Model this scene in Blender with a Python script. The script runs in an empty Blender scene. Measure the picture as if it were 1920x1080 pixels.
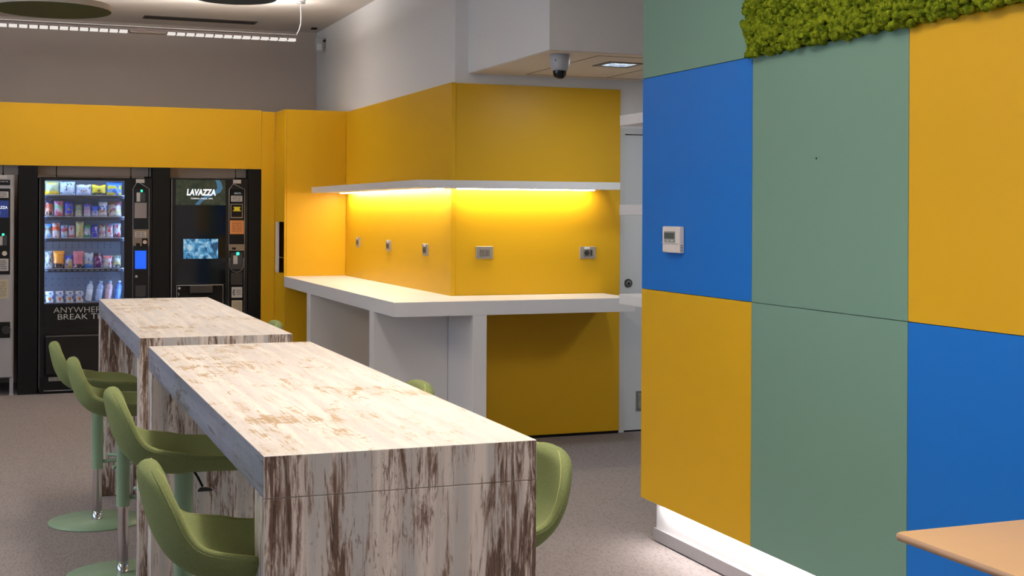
SN={'window': [0.3243, 0.9731, 0.7674, 1.8298], 'textpanel': [0.3275, 0.9764, 0.5421, 0.7628], 'drawer': [0.3419, 1.0498, 0.1632, 0.5041], 'drawer_edge': [0.3411, 1.0489, 0.4995, 0.5133], 'vent': [0.3602, 0.4552, 0.1104, 0.1423], 'kick': [0.3219, 1.0154, 0.0217, 0.0309], 'sticker': [1.0736, 1.1458, 1.8127, 1.8453], 'led': [1.1146, 1.1282, 1.7335, 1.7521], 'reader_label': [1.0788, 1.1104, 1.6493, 1.7285], 'reader': [1.1149, 1.151, 1.6496, 1.7289], 'plate': [1.0614, 1.1652, 1.5048, 1.6401], 'dark_slot': [1.062, 1.1658, 1.4114, 1.4954], 'metal': [1.0491, 1.1845, 1.2621, 1.4068], 'metal_label': [1.067, 1.1617, 1.3368, 1.3881], 'coin_cup': [1.0764, 1.108, 1.2622, 1.2855], 'knob_panel': [1.1259, 1.1757, 1.262, 1.3274], 'screen': [1.0681, 1.1629, 1.0615, 1.2201], 'lower': [1.0602, 1.1731, 0.8095, 1.0241], 'flap': [1.074, 1.1597, 0.8188, 0.9168], 'lock': [1.0688, 1.0913, 0.9826, 1.0106], 'strip': [1.0496, 1.185, 0.6601, 1.8034], 'body': [0.2746, 1.2093, -0.0139, 1.8678]}
CF={'body': [1.3828, 2.0426, -0.0569, 1.8629], 'sign': [1.4153, 1.8484, 1.6225, 1.8477], 'glass': [1.4177, 1.8509, 0.9232, 1.6107], 'screen': [1.4823, 1.7851, 1.1461, 1.3215], 'spout': [1.4204, 1.8206, 0.5538, 0.914], 'strip': [1.8796, 2.0172, 0.5931, 1.8041], 'sticker': [1.9141, 1.9853, 1.8185, 1.852], 'label1': [1.896, 1.9956, 1.6557, 1.7083], 'card': [1.8918, 2.001, 1.5074, 1.6366], 'yellow': [1.9106, 1.9866, 1.5696, 1.6126], 'orange': [1.8878, 2.0113, 1.3638, 1.4882], 'metal': [1.8793, 2.017, 1.2154, 1.2728], 'slot': [1.9078, 1.9409, 1.2251, 1.2442], 'keyl': [1.9178, 1.9557, 1.0959, 1.1724], 'keyr': [1.9652, 1.989, 1.0955, 1.1721], 'led': [1.9459, 1.9697, 1.1771, 1.201], 'dark': [1.8997, 1.9994, 0.9091, 1.0192], 'price': [1.9051, 2.0, 0.7942, 0.8899], 'cream': [1.9058, 2.0007, 0.641, 0.7702], 'lock': [1.4334, 1.461, 0.8694, 0.9024], 'handle': [1.4291, 1.4475, 0.813, 0.8507]}
LM={'body': [-0.527, 0.0785, 0.1495, 1.8673], 'panel': [-0.3241, 0.0471, 1.0253, 1.7521], 'toptext': [-0.1187, 0.045, 1.7802, 1.8252], 'sticker': [-0.0436, 0.0195, 1.8346, 1.8661], 'label': [-0.1182, 0.0329, 1.6722, 1.7262], 'screen': [-0.1176, 0.0335, 1.5057, 1.6497], 'rlabel': [-0.0577, -0.0115, 1.2716, 1.3482], 'reader': [-0.0073, 0.0221, 1.2715, 1.3571], 'led': [-0.016, 0.0009, 1.3526, 1.3706], 'knob': [-0.0194, 0.0269, 1.1813, 1.2264], 'price': [-0.1153, 0.0358, 1.0556, 1.1592], 'notice': [-0.1143, 0.0368, 0.8216, 0.9836], 'coin': [-0.1543, 0.0512, 0.4889, 0.6239], 'leg': [0.0451, 0.0789, 0.007, 0.138]}
ROWS=[[[0.3244, 0.4417, 1.6995, 1.8189], [0.4461, 0.573, 1.7007, 1.816], [0.5819, 0.7055, 1.7019, 1.7945], [0.7099, 0.83, 1.7031, 1.7961], [0.8345, 0.9645, 1.7043, 1.8163]], [[0.3253, 0.3947, 1.5156, 1.6579], [0.4034, 0.4775, 1.5159, 1.6494], [0.4863, 0.5608, 1.5162, 1.6408], [0.574, 0.6312, 1.5165, 1.6275], [0.6445, 0.7019, 1.5167, 1.628], [0.7064, 0.7686, 1.5169, 1.6099], [0.7685, 0.8398, 1.5172, 1.6429], [0.8443, 0.9609, 1.5175, 1.6529]], [[0.3263, 0.3826, 1.332, 1.4513], [0.3869, 0.4479, 1.3318, 1.4606], [0.4567, 0.5135, 1.3317, 1.4423], [0.5179, 0.5705, 1.3315, 1.4377], [0.5792, 0.6453, 1.3314, 1.4748], [0.6454, 0.7029, 1.3312, 1.4425], [0.7073, 0.765, 1.3311, 1.4426], [0.7739, 0.8274, 1.331, 1.4427], [0.8318, 0.89, 1.3308, 1.4567], [0.8945, 0.9574, 1.3307, 1.4569]], [[0.3275, 0.3925, 1.0702, 1.2217], [0.3969, 0.4884, 1.0694, 1.2213], [0.4929, 0.5542, 1.0685, 1.1793], [0.5585, 0.6466, 1.0677, 1.2157], [0.6511, 0.7263, 1.0668, 1.2013], [0.7308, 0.8019, 1.066, 1.1962], [0.8064, 0.8824, 1.0652, 1.1724], [0.8869, 0.9587, 1.0644, 1.1765]], [[0.3334, 0.4028, 0.7808, 0.8772], [0.4159, 0.4856, 0.7792, 0.8759], [0.4988, 0.5645, 0.7776, 0.8746], [0.5777, 0.6482, 0.776, 0.8732], [0.6525, 0.7233, 0.7746, 0.9184], [0.7366, 0.8034, 0.773, 0.9171], [0.8167, 0.8793, 0.7715, 0.916], [0.8928, 0.9601, 0.7699, 0.9195]]]
RAILS=[[0.324, 0.976, 1.6693, 1.697], [0.3249, 0.9769, 1.4844, 1.5122], [0.3258, 0.9779, 1.2996, 1.3273], [0.3271, 0.9792, 1.0361, 1.0638], [0.3286, 0.9807, 0.7449, 0.7726]]
import bpy, bmesh, math, random
from mathutils import Vector, Matrix
rnd = random.Random(7)
C = bpy.context.scene.collection
SC = bpy.context.scene
PI = math.pi

# ---------------------------------------------------------------- materials
def lin(c):
    f = lambda v: v/12.92 if v <= .04045 else ((v+.055)/1.055)**2.4
    return (f(c[0]/255), f(c[1]/255), f(c[2]/255), 1)
MATS = {}
def mat(name, col, rough=.5, metal=0, noise=0, nscale=30, bump=0, bscale=200, emit=0, spec=.5, lincol=None, coat=0):
    if name in MATS: return MATS[name]
    m = bpy.data.materials.new(name); m.use_nodes = True
    nt = m.node_tree; b = nt.nodes['Principled BSDF']
    c = lincol if lincol else lin(col)
    b.inputs['Base Color'].default_value = c
    b.inputs['Roughness'].default_value = rough
    b.inputs['Metallic'].default_value = metal
    b.inputs['Specular IOR Level'].default_value = spec
    b.inputs['Coat Weight'].default_value = coat
    if emit:
        b.inputs['Emission Color'].default_value = c
        b.inputs['Emission Strength'].default_value = emit
    tc = nt.nodes.new('ShaderNodeTexCoord')
    n = nt.nodes.new('ShaderNodeTexNoise'); n.inputs['Scale'].default_value = nscale
    nt.links.new(tc.outputs['Object'], n.inputs['Vector'])
    if not emit:
        mx = nt.nodes.new('ShaderNodeMix'); mx.data_type = 'RGBA'
        k = noise if noise else .03
        mx.inputs['A'].default_value = tuple(v*(1-k) for v in c[:3])+(1,)
        mx.inputs['B'].default_value = tuple(min(1, v*(1+k)) for v in c[:3])+(1,)
        nt.links.new(n.outputs['Fac'], mx.inputs['Factor'])
        nt.links.new(mx.outputs['Result'], b.inputs['Base Color'])
    if bump:
        n2 = nt.nodes.new('ShaderNodeTexNoise'); n2.inputs['Scale'].default_value = bscale; n2.inputs['Detail'].default_value = 4
        bp = nt.nodes.new('ShaderNodeBump'); bp.inputs['Strength'].default_value = bump; bp.inputs['Distance'].default_value = .002
        nt.links.new(tc.outputs['Object'], n2.inputs['Vector'])
        nt.links.new(n2.outputs['Fac'], bp.inputs['Height']); nt.links.new(bp.outputs['Normal'], b.inputs['Normal'])
    MATS[name] = m
    return m

def emitmat(name, col, strength):
    if name in MATS: return MATS[name]
    m = bpy.data.materials.new(name); m.use_nodes = True
    nt = m.node_tree; nt.nodes.clear()
    e = nt.nodes.new('ShaderNodeEmission'); e.inputs['Color'].default_value = tuple(col)+(1,); e.inputs['Strength'].default_value = strength
    o = nt.nodes.new('ShaderNodeOutputMaterial'); nt.links.new(e.outputs[0], o.inputs[0])
    MATS[name] = m
    return m

def glassmat(name, tint=(1, 1, 1), gloss=.06, rough=.02):
    m = bpy.data.materials.new(name); m.use_nodes = True
    nt = m.node_tree; nt.nodes.clear()
    t = nt.nodes.new('ShaderNodeBsdfTransparent'); t.inputs[0].default_value = tuple(tint)+(1,)
    g = nt.nodes.new('ShaderNodeBsdfGlossy'); g.inputs['Roughness'].default_value = rough
    x = nt.nodes.new('ShaderNodeMixShader'); x.inputs[0].default_value = gloss
    o = nt.nodes.new('ShaderNodeOutputMaterial')
    nt.links.new(t.outputs[0], x.inputs[1]); nt.links.new(g.outputs[0], x.inputs[2]); nt.links.new(x.outputs[0], o.inputs[0])
    MATS[name] = m
    return m

def wood(name, axis, paint, grey, brown, dark, amount, fine, patch=1.0, seed=0, rough=.45, long=.16, rings=0, flecks=.5):
    """worn painted boards: pale paint, grey bare streaks and brown flaked patches, stretched along axis"""
    m = bpy.data.materials.new(name); m.use_nodes = True
    nt = m.node_tree; b = nt.nodes['Principled BSDF']; L = nt.links.new
    tc = nt.nodes.new('ShaderNodeTexCoord')
    def mapped(s, l, off=0):
        mp = nt.nodes.new('ShaderNodeMapping')
        sc = [s, s, s]; sc['xyz'.index(axis)] = s*l
        mp.inputs['Scale'].default_value = sc; mp.inputs['Location'].default_value = (seed+off, seed*1.7+off, seed*.3)
        L(tc.outputs['Object'], mp.inputs['Vector']); return mp.outputs[0]
    def noise(s, l, det=6, rg=.6, dist=0, off=0):
        n = nt.nodes.new('ShaderNodeTexNoise'); n.inputs['Scale'].default_value = 1; n.inputs['Detail'].default_value = det
        n.inputs['Roughness'].default_value = rg; n.inputs['Distortion'].default_value = dist
        L(mapped(s, l, off), n.inputs['Vector']); return n.outputs['Fac']
    def ramp(v, a, c):
        r = nt.nodes.new('ShaderNodeMapRange'); r.inputs['From Min'].default_value = a; r.inputs['From Max'].default_value = c
        L(v, r.inputs['Value']); return r.outputs[0]
    def math_(op, a, c):
        n = nt.nodes.new('ShaderNodeMath'); n.operation = op
        for i, q in enumerate((a, c)):
            if isinstance(q, (int, float)): n.inputs[i].default_value = q
            else: L(q, n.inputs[i])
        return n.outputs[0]
    def mix(f, a, c):
        x = nt.nodes.new('ShaderNodeMix'); x.data_type = 'RGBA'
        L(f, x.inputs['Factor'])
        for k, q in (('A', a), ('B', c)):
            if isinstance(q, tuple): x.inputs[k].default_value = q
            else: L(q, x.inputs[k])
        return x.outputs['Result']
    big = noise(9*patch, long*1.3, 3, .5, .3)
    med = noise(34*patch, long, 8, .72, .7, 3)
    fin = noise(170*fine, .035, 5, .7, 0, 7)
    strip = noise(26, .03, 1, .4, 0, 11)
    base = mix(ramp(strip, .42, .6), lin(paint), lin(grey))
    # narrow strips of different tone
    s2 = noise(60, .06, 4, .6, .4, 19)
    base = mix(math_('MULTIPLY', ramp(s2, .45, .62), .5), base, lin(tuple(v*.86 for v in paint)))
    mask = math_('ADD', math_('MULTIPLY', med, .62), math_('MULTIPLY', big, .38))
    mask = math_('ADD', mask, math_('MULTIPLY', math_('SUBTRACT', fin, .5), .34))
    t = .5+amount
    m1 = ramp(mask, t, t+.025)
    m2 = ramp(mask, t+.035, t+.065)
    fm = ramp(fin, .42, .56)
    br = mix(fm, lin(dark), lin(brown))
    col = mix(m1, base, mix(m2, lin(tuple((brown[i]+paint[i])/2.1 for i in range(3))), br))
    # small dark flecks scattered over the paint
    fl = noise(75*fine, long*1.6, 6, .75, .8, 31); zone = ramp(noise(7, long*3, 2, .5, 0, 37), .40, .62)
    col = mix(math_('MULTIPLY', math_('MULTIPLY', ramp(fl, .575, .615), zone), flecks), col, lin(brown))
    if rings:
        wv = nt.nodes.new('ShaderNodeTexWave'); wv.wave_type = 'BANDS'; wv.bands_direction = 'Y'; wv.inputs['Scale'].default_value = 16
        wv.inputs['Distortion'].default_value = 9; wv.inputs['Detail'].default_value = 1; wv.inputs['Detail Scale'].default_value = .22
        L(tc.outputs['Object'], wv.inputs['Vector'])
        zn = ramp(noise(4.5, .6, 2, .5, 0, 43), .56, .64)
        col = mix(math_('MULTIPLY', math_('MULTIPLY', ramp(wv.outputs['Fac'], .55, .9), zn), rings), col, lin(brown))
    # hairline scratches
    hr = noise(90*fine, .05, 3, .75, .2, 23)
    col = mix(math_('MULTIPLY', ramp(hr, .60, .70), .55), col, lin(brown))
    L(col, b.inputs['Base Color'])
    b.inputs['Roughness'].default_value = rough
    bp = nt.nodes.new('ShaderNodeBump'); bp.inputs['Strength'].default_value = .25; bp.inputs['Distance'].default_value = .001
    L(mask, bp.inputs['Height']); L(bp.outputs['Normal'], b.inputs['Normal'])
    MATS[name] = m
    return m

# ---------------------------------------------------------------- mesh helpers
def BM(): return bmesh.new()
def box(bm, x0, x1, y0, y1, z0, z1, bev=0, seg=2, mi=0):
    vs = [bm.verts.new((x, y, z)) for z in (z0, z1) for y in (y0, y1) for x in (x0, x1)]
    fs = [(0, 2, 3, 1), (4, 5, 7, 6), (0, 1, 5, 4), (2, 6, 7, 3), (0, 4, 6, 2), (1, 3, 7, 5)]
    F = [bm.faces.new([vs[i] for i in f]) for f in fs]
    for f in F: f.material_index = mi
    if bev:
        es = list({e for f in F for e in f.edges})
        bmesh.ops.bevel(bm, geom=es, offset=bev, segments=seg, affect='EDGES', profile=.5)
    return F
def frame_(p0, p1):
    d = (p1-p0).normalized(); a = Vector((0, 0, 1)) if abs(d.z) < .9 else Vector((1, 0, 0))
    u = d.cross(a).normalized(); return u, d.cross(u).normalized()
def tube(bm, pts, r, n=12, closed=False, caps=True, mi=0):
    pts = [Vector(p) for p in pts]; N = len(pts); rings = []
    R = r if isinstance(r, (list, tuple)) else [r]*N
    u = None
    for i, p in enumerate(pts):
        a = pts[(i-1) % N] if (closed or i) else p
        c = pts[(i+1) % N] if (closed or i < N-1) else p
        d = (c-a).normalized()
        if u is None:
            u, v = frame_(Vector((0, 0, 0)), d)
        else:
            u = (u-d*u.dot(d)).normalized(); v = d.cross(u)
        rings.append([bm.verts.new(p+(u*math.cos(t)+v*math.sin(t))*R[i]) for t in [2*PI*k/n for k in range(n)]])
    for i in range(N if closed else N-1):
        A, B_ = rings[i], rings[(i+1) % N]
        for k in range(n):
            f = bm.faces.new((A[k], A[(k+1) % n], B_[(k+1) % n], B_[k])); f.smooth = True; f.material_index = mi
    if caps and not closed:
        f = bm.faces.new(rings[0][::-1]); f.material_index = mi
        f = bm.faces.new(rings[-1]); f.material_index = mi
def lathe(bm, prof, n=48, cx=0, cy=0, mi=0, smooth=True):
    rings = []
    for r, z in prof:
        rings.append([bm.verts.new((cx+r*math.cos(2*PI*k/n), cy+r*math.sin(2*PI*k/n), z)) for k in range(n)] if r > 1e-6 else [bm.verts.new((cx, cy, z))])
    for A, B_ in zip(rings, rings[1:]):
        for k in range(n):
            k2 = (k+1) % n
            if len(A) == 1 and len(B_) == 1: continue
            if len(A) == 1: f = bm.faces.new((A[0], B_[k2], B_[k]))
            elif len(B_) == 1: f = bm.faces.new((A[k], A[k2], B_[0]))
            else: f = bm.faces.new((A[k], A[k2], B_[k2], B_[k]))
            f.smooth = smooth; f.material_index = mi
def prism(bm, poly, z0, z1, bev=0):
    lo = [bm.verts.new((x, y, z0)) for x, y in poly]; hi = [bm.verts.new((x, y, z1)) for x, y in poly]
    F = [bm.faces.new(hi), bm.faces.new(lo[::-1])]
    n = len(poly)
    for i in range(n): F.append(bm.faces.new((lo[i], lo[(i+1) % n], hi[(i+1) % n], hi[i])))
    if bev:
        bmesh.ops.bevel(bm, geom=list({e for f in F for e in f.edges}), offset=bev, segments=2, affect='EDGES')
    return F
LAST = None
def obj(name, bm, mats, parent=None, loc=(0, 0, 0), kind=None):
    global LAST
    bmesh.ops.recalc_face_normals(bm, faces=bm.faces[:])
    me = bpy.data.meshes.new(name); bm.to_mesh(me); bm.free()
    for m in (mats if isinstance(mats, (list, tuple)) else [mats]): me.materials.append(m)
    o = bpy.data.objects.new(name, me); C.objects.link(o); o.location = loc
    if parent: o.parent = parent
    if kind: o['kind'] = kind
    LAST = o
    return o
def tag(o, label, cat, group=None):
    o['label'] = label; o['category'] = cat
    if group: o['group'] = group
    return o
def thing(name, label, cat, loc=(0, 0, 0), group=None):
    o = bpy.data.objects.new(name, None); C.objects.link(o); o.location = loc; o.empty_display_size = .1
    return tag(o, label, cat, group)
def struct(name, bm, m): return obj(name, bm, m, kind='structure')
def dup(root, loc, label, rotz=None):
    r = root.copy(); C.objects.link(r); r.location = loc; r['label'] = label
    if rotz is not None: r.rotation_euler = (0, 0, rotz)
    for ch in list(root.children):
        c = ch.copy(); C.objects.link(c); c.parent = r
        for g in list(ch.children):
            d = g.copy(); C.objects.link(d); d.parent = c
    return r
def bx(name, x0, x1, y0, y1, z0, z1, m, parent=None, bev=0, kind=None, label=None):
    """box part in world coordinates, under a thing placed at parent.location"""
    bm = BM(); p = parent.location if parent else Vector((0, 0, 0))
    box(bm, x0-p.x, x1-p.x, y0-p.y, y1-p.y, z0-p.z, z1-p.z, bev)
    o = obj(name, bm, m, parent, kind=kind)
    if label: o['label'] = label
    return o
def bxc(name, x0, x1, y0, y1, z0, z1, m, parent, bev=0, label=None):
    """box sub-part: parent is a mesh part whose coordinates are its thing's"""
    bm = BM(); p = parent.parent.location
    box(bm, x0-p.x, x1-p.x, y0-p.y, y1-p.y, z0-p.z, z1-p.z, bev)
    o = obj(name, bm, m, parent)
    if label: o['label'] = label
    return o
def textmesh(name, s, x0, x1, z0, z1, y, m, parent, origin, bold=0, label=None, shear=0):
    """lettering standing upright facing -Y, fitted to a rectangle"""
    cu = bpy.data.curves.new('t', 'FONT'); cu.body = s; cu.size = 1; cu.offset = bold; cu.shear = shear; cu.extrude = .02
    t = bpy.data.objects.new('t', cu); C.objects.link(t)
    dg = bpy.context.evaluated_depsgraph_get(); dg.update()
    me = bpy.data.meshes.new_from_object(t.evaluated_get(dg))
    bpy.data.objects.remove(t)
    xs = [v.co.x for v in me.vertices]; ys = [v.co.y for v in me.vertices]
    ax, bxx, ay, by = min(xs), max(xs), min(ys), max(ys)
    for v in me.vertices:
        X = x0+(v.co.x-ax)/(bxx-ax)*(x1-x0); Z = z0+(v.co.y-ay)/(by-ay)*(z1-z0)
        v.co = (X-origin.x, y-.001*(1 if v.co.z > 0 else 0)-origin.y, Z-origin.z)
    me.materials.clear(); me.materials.append(m)
    o = bpy.data.objects.new(name, me); C.objects.link(o); o.parent = parent
    if label: o['label'] = label
    return o

# ---------------------------------------------------------------- common materials
YEL = mat('yellow_laminate', (217, 167, 22), .42, noise=.02, nscale=3, spec=.35)
BLU = mat('blue_laminate', (20, 112, 202), .45, noise=.02, nscale=3, spec=.3)
GRN = mat('green_laminate', (115, 149, 133), .5, noise=.02, nscale=3, spec=.3)
WHT = mat('white_laminate', (222, 220, 220), .38, noise=.01)
WALLW = mat('white_plaster', (228, 226, 224), .85, noise=.02, bump=.15, bscale=300)
TAUPE = mat('taupe_plaster', (184, 172, 162), .85, noise=.03, nscale=2, bump=.15, bscale=300)
CEIL = mat('ceiling_paint', (214, 206, 198), .9, noise=.02, bump=.1, bscale=300)
TILE = mat('mineral_tile', (218, 206, 190), .9, noise=.03, bump=.3, bscale=500)
BLK = mat('black_metal', (9, 9, 10), .4, spec=.35)
BLKM = mat('black_matt', (8, 8, 9), .6, spec=.25)
BLKG = mat('black_gloss', (6, 6, 8), .15, spec=.4)
SILV = mat('silver_trim', (190, 190, 195), .3, metal=.8)
CHR = mat('chrome', (200, 198, 198), .12, metal=1)
STEEL = mat('brushed_steel', (170, 165, 158), .35, metal=.9, noise=.06, nscale=80)
GREYM = mat('grey_machine', (150, 148, 152), .45)
DGREY = mat('dark_grey', (60, 60, 62), .5)
FRAMEW = mat('white_lacquer', (205, 202, 198), .4)

# ================================================================ SETTING
bm = BM(); box(bm, -5, 7, -3, 12.91, -.1, 0)
FLOOR = bpy.data.materials.new('woven_carpet'); FLOOR.use_nodes = True
nt = FLOOR.node_tree; b = nt.nodes['Principled BSDF']; b.inputs['Roughness'].default_value = .9; b.inputs['Specular IOR Level'].default_value = .25
tc = nt.nodes.new('ShaderNodeTexCoord')
n1 = nt.nodes.new('ShaderNodeTexNoise'); n1.inputs['Scale'].default_value = 140; n1.inputs['Detail'].default_value = 3
n2 = nt.nodes.new('ShaderNodeTexVoronoi'); n2.inputs['Scale'].default_value = 90
mp = nt.nodes.new('ShaderNodeMapping'); mp.inputs['Scale'].default_value = (1, .35, 1)
nt.links.new(tc.outputs['Object'], mp.inputs[0]); nt.links.new(mp.outputs[0], n2.inputs['Vector']); nt.links.new(tc.outputs['Object'], n1.inputs['Vector'])
ad = nt.nodes.new('ShaderNodeMath'); ad.operation = 'ADD'; nt.links.new(n1.outputs['Fac'], ad.inputs[0]); nt.links.new(n2.outputs['Distance'], ad.inputs[1])
cr = nt.nodes.new('ShaderNodeValToRGB'); cr.color_ramp.elements[0].position = .45; cr.color_ramp.elements[1].position = 1.05
cr.color_ramp.elements[0].color = lin((108, 102, 101)); cr.color_ramp.elements[1].color = lin((140, 131, 129))
nt.links.new(ad.outputs[0], cr.inputs[0]); nt.links.new(cr.outputs[0], b.inputs['Base Color'])
bp = nt.nodes.new('ShaderNodeBump'); bp.inputs['Strength'].default_value = .5; bp.inputs['Distance'].default_value = .003
nt.links.new(ad.outputs[0], bp.inputs['Height']); nt.links.new(bp.outputs['Normal'], b.inputs['Normal'])
struct('floor', bm, FLOOR)
CZ = 3.33
bm = BM(); box(bm, -5, 7, -3, 12.91, CZ, CZ+.1)
struct('ceiling', bm, CEIL)
bm = BM(); box(bm, -5.1, 2.87, 12.91, 13.01, 0, CZ)
struct('wall_back', bm, TAUPE)
# wall pier behind the yellow cladding, with the door opening
WM = WALLW
bm = BM()
box(bm, 2.87, 4.155, 8.6, 12.91, 0, CZ)
box(bm, 4.155, 5.09, 8.6, 12.91, 2.14, CZ)
box(bm, 5.09, 7, 8.6, 12.91, 0, CZ)
box(bm, 4.155, 5.09, 8.72, 12.91, 0, 2.14)
struct('wall_centre', bm, WM)
bm = BM(); box(bm, 7, 7.1, -3, 12.91, 0, CZ); struct('wall_right', bm, WM)
bm = BM(); box(bm, -5, 7, -3.1, -3, 0, CZ); struct('wall_front', bm, WM)
# left wall with a long window
bm = BM()
box(bm, -5.1, -5, -3, 12.91, 0, .8); box(bm, -5.1, -5, -3, 12.91, 2.9, CZ)
box(bm, -5.1, -5, -3, -1, .8, 2.9); box(bm, -5.1, -5, 9, 12.91, .8, 2.9)
struct('wall_left', bm, WM)
bm = BM()
for y in (-1, 1.5, 4, 6.5, 9): box(bm, -5.08, -5.02, y-.03, y+.03, .8, 2.9)
box(bm, -5.08, -5.02, -1, 9, .8, .86); box(bm, -5.08, -5.02, -1, 9, 2.84, 2.9)
struct('window_1', bm, FRAMEW)
# door in the centre wall
d = bx('door_1', 4.160, 5.085, 8.604, 8.644, .012, 2.133, mat('door_grey', (206, 210, 212), .5), kind='structure')
h = BM(); 
for r0, r1, y0, y1 in ((.001, .031, 8.655, 8.66),):
    pass
def disc_y(bm, cx, cz, y0, y1, r, n=32, mi=0):
    A = [bm.verts.new((cx+r*math.cos(2*PI*k/n), y0, cz+r*math.sin(2*PI*k/n))) for k in range(n)]
    B_ = [bm.verts.new((cx+r*math.cos(2*PI*k/n), y1, cz+r*math.sin(2*PI*k/n))) for k in range(n)]
    fs = [bm.faces.new(A[::-1]), bm.faces.new(B_)]
    for k in range(n): fs.append(bm.faces.new((A[k], A[(k+1) % n], B_[(k+1) % n], B_[k])))
    for f in fs: f.material_index = mi
disc_y(h, 4.188, 1.07, 8.594, 8.604, .03); o = obj('door_handle', h, DGREY, d)
h = BM(); disc_y(h, 4.188, 1.07, 8.589, 8.594, .02); disc_y(h, 4.188, 1.066, 8.586, 8.589, .009, mi=1); obj('lock_cylinder', h, [STEEL, BLKM], o)
h = BM(); box(h, 4.257, 4.5, 8.598, 8.604, .148, .291); dv = obj('door_vent', h, mat('vent_grey', (120, 124, 118), .5), d)
h = BM(); box(h, 4.272, 4.485, 8.594, 8.598, .165, .275)
for k in range(5): box(h, 4.272, 4.485, 8.589, 8.594, .17+k*.021, .178+k*.021)
obj('louvre', h, mat('vent_slats', (150, 153, 148), .5), dv)
bm = BM(); box(bm, 4.115, 4.155, 8.592, 8.6, 0, 2.18); box(bm, 5.09, 5.13, 8.592, 8.6, 0, 2.18); box(bm, 4.155, 5.09, 8.592, 8.6, 2.14, 2.18)
struct('trim_1', bm, mat('door_frame', (205, 206, 205), .5))
bm = BM(); box(bm, 4.156, 5.089, 8.612, 8.71, 0, .012); struct('trim_2', bm, BLKM)
# dropped ceiling box with tile joints
bm = BM()
SX, SY, SZ = 2.965, 7.15, 2.526
box(bm, SX, 7, SY, 8.6, SZ, CZ)
struct('ceiling_bulkhead', bm, WM)
bm = BM()
box(bm, SX+.01, 7, SY+.01, 8.59, SZ-.004, SZ)
struct('ceiling_soffit', bm, TILE)
bm = BM()
for x in (3.34, 3.94, 4.54, 5.14): box(bm, x-.004, x+.004, 7.28, 8.46, SZ-.0055, SZ-.004)
for y in (7.28, 8.46): box(bm, 3.34, 7, y-.004, y+.004, SZ-.0055, SZ-.004)
struct('trim_3', bm, mat('tile_joint', (130, 112, 96), .8))
# partition on the right
PX0, PX1, PYE = 2.855, 2.935, 5.715
bm = BM()
box(bm, 2.877, 3.58, -3, PYE-.005, .205, CZ)
box(bm, PX1, 3.55, -3, PYE-.013, 0, .205)
struct('wall_partition', bm, WHT)
bm = BM()
box(bm, PX1-.012, PX1, -3, PYE-.013, .008, .065); box(bm, PX1-.012, 3.55, PYE-.013, PYE-.003, .008, .065)
struct('baseboard_partition', bm, mat('baseboard_alu', (150, 146, 147), .4))

# panels
def panel(y0, y1, z0, z1, m, lab, cat='wall panel'):
    bm = BM(); g = .0012
    box(bm, PX0, 2.877, y0+g, y1-g, z0+g, z1-g, .001, 1)
    return tag(obj('cladding_panel', bm, m), lab, cat, 'coloured panels cladding the partition')
ys = [PYE, 4.715, 3.71, 2.7]
zs = [.215, 1.214, 2.218]
P = {}
P['b1'] = panel(ys[1], ys[0], zs[0], zs[1], YEL, 'yellow square panel low on the partition, next to the glowing plinth end')
P['m1'] = panel(ys[1], ys[0], zs[1], zs[2], BLU, 'blue square panel on the partition that carries the white thermostat')
P['t1'] = panel(ys[1], ys[0], zs[2], CZ, GRN, 'green panel at the top of the partition, left of the moss')
P['b2'] = panel(ys[2], ys[1], zs[0], zs[1], GRN, 'green square panel in the lower row, between the yellow and blue panels')
P['m2'] = panel(ys[2], ys[1], zs[1], zs[2], GRN, 'green square panel in the middle row, just under the moss, with a tiny screw hole')
P['b3'] = panel(ys[3], ys[2], zs[0], zs[1], BLU, 'blue square panel in the lower row, behind the tan tabletop')
P['m3'] = panel(ys[3], ys[2], zs[1], zs[2], YEL, 'yellow square panel in the middle row, at the right edge of the photo')
bm = BM()
lathe(bm, [(0, 0), (.004, 0), (.004, .0015), (0, .0015)], 12)
bmesh.ops.rotate(bm, verts=bm.verts[:], matrix=Matrix.Rotation(-PI/2, 3, 'Y')); bmesh.ops.translate(bm, verts=bm.verts[:], vec=(PX0, 4.255, 1.786))
obj('screw_hole', bm, BLKM, P['m2'])
# led strip under the partition panels
bm = BM(); box(bm, 2.903, 2.923, -3, PYE-.08, .196, .2045)
o = tag(obj('led_strip', bm, emitmat('led_white', (1, .95, .92), 42)), 'white strip light under the partition panels lighting the plinth', 'strip light')

# moss
def moss(y0, y1, z0, z1):
    verts, faces = [], []
    ico = bmesh.new(); bmesh.ops.create_icosphere(ico, subdivisions=2, radius=1)
    iv = [v.co.copy() for v in ico.verts]; ico.verts.index_update(); iff = [[v.index for v in f.verts] for f in ico.faces]; ico.free()
    n = 0
    step = .0155
    z = z0+.004
    while z < z1:
        y = y0+.004
        while y < y1:
            r = rnd.uniform(.009, .019)
            cy = y+rnd.uniform(-.008, .008); cz = z+rnd.uniform(-.008, .008)
            hx = .5+.5*math.sin(cy*23+math.sin(cz*31)*1.4)*math.sin(cz*27+math.cos(cy*19))
            cx = PX0-.012-.032*hx-rnd.uniform(0, .016)
            if cz < z0+.02: cx = PX0-.01-rnd.uniform(0, .022)
            ph = [rnd.uniform(0, 6.28) for _ in range(3)]
            base = len(verts)
            for v in iv:
                k = r*(1+.22*math.sin(v.x*7+ph[0])*math.sin(v.y*8+ph[1])+.16*math.sin(v.z*11+ph[2]))
                verts.append((cx+v.x*k, cy+v.y*k, cz+v.z*k))
            faces += [[base+i for i in f] for f in iff]
            y += step*rnd.uniform(.8, 1.2); n += 1
        z += step*.85
    me = bpy.data.meshes.new('moss'); me.from_pydata(verts, [], faces); 
    for p in me.polygons: p.use_smooth = True
    return me
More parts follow.
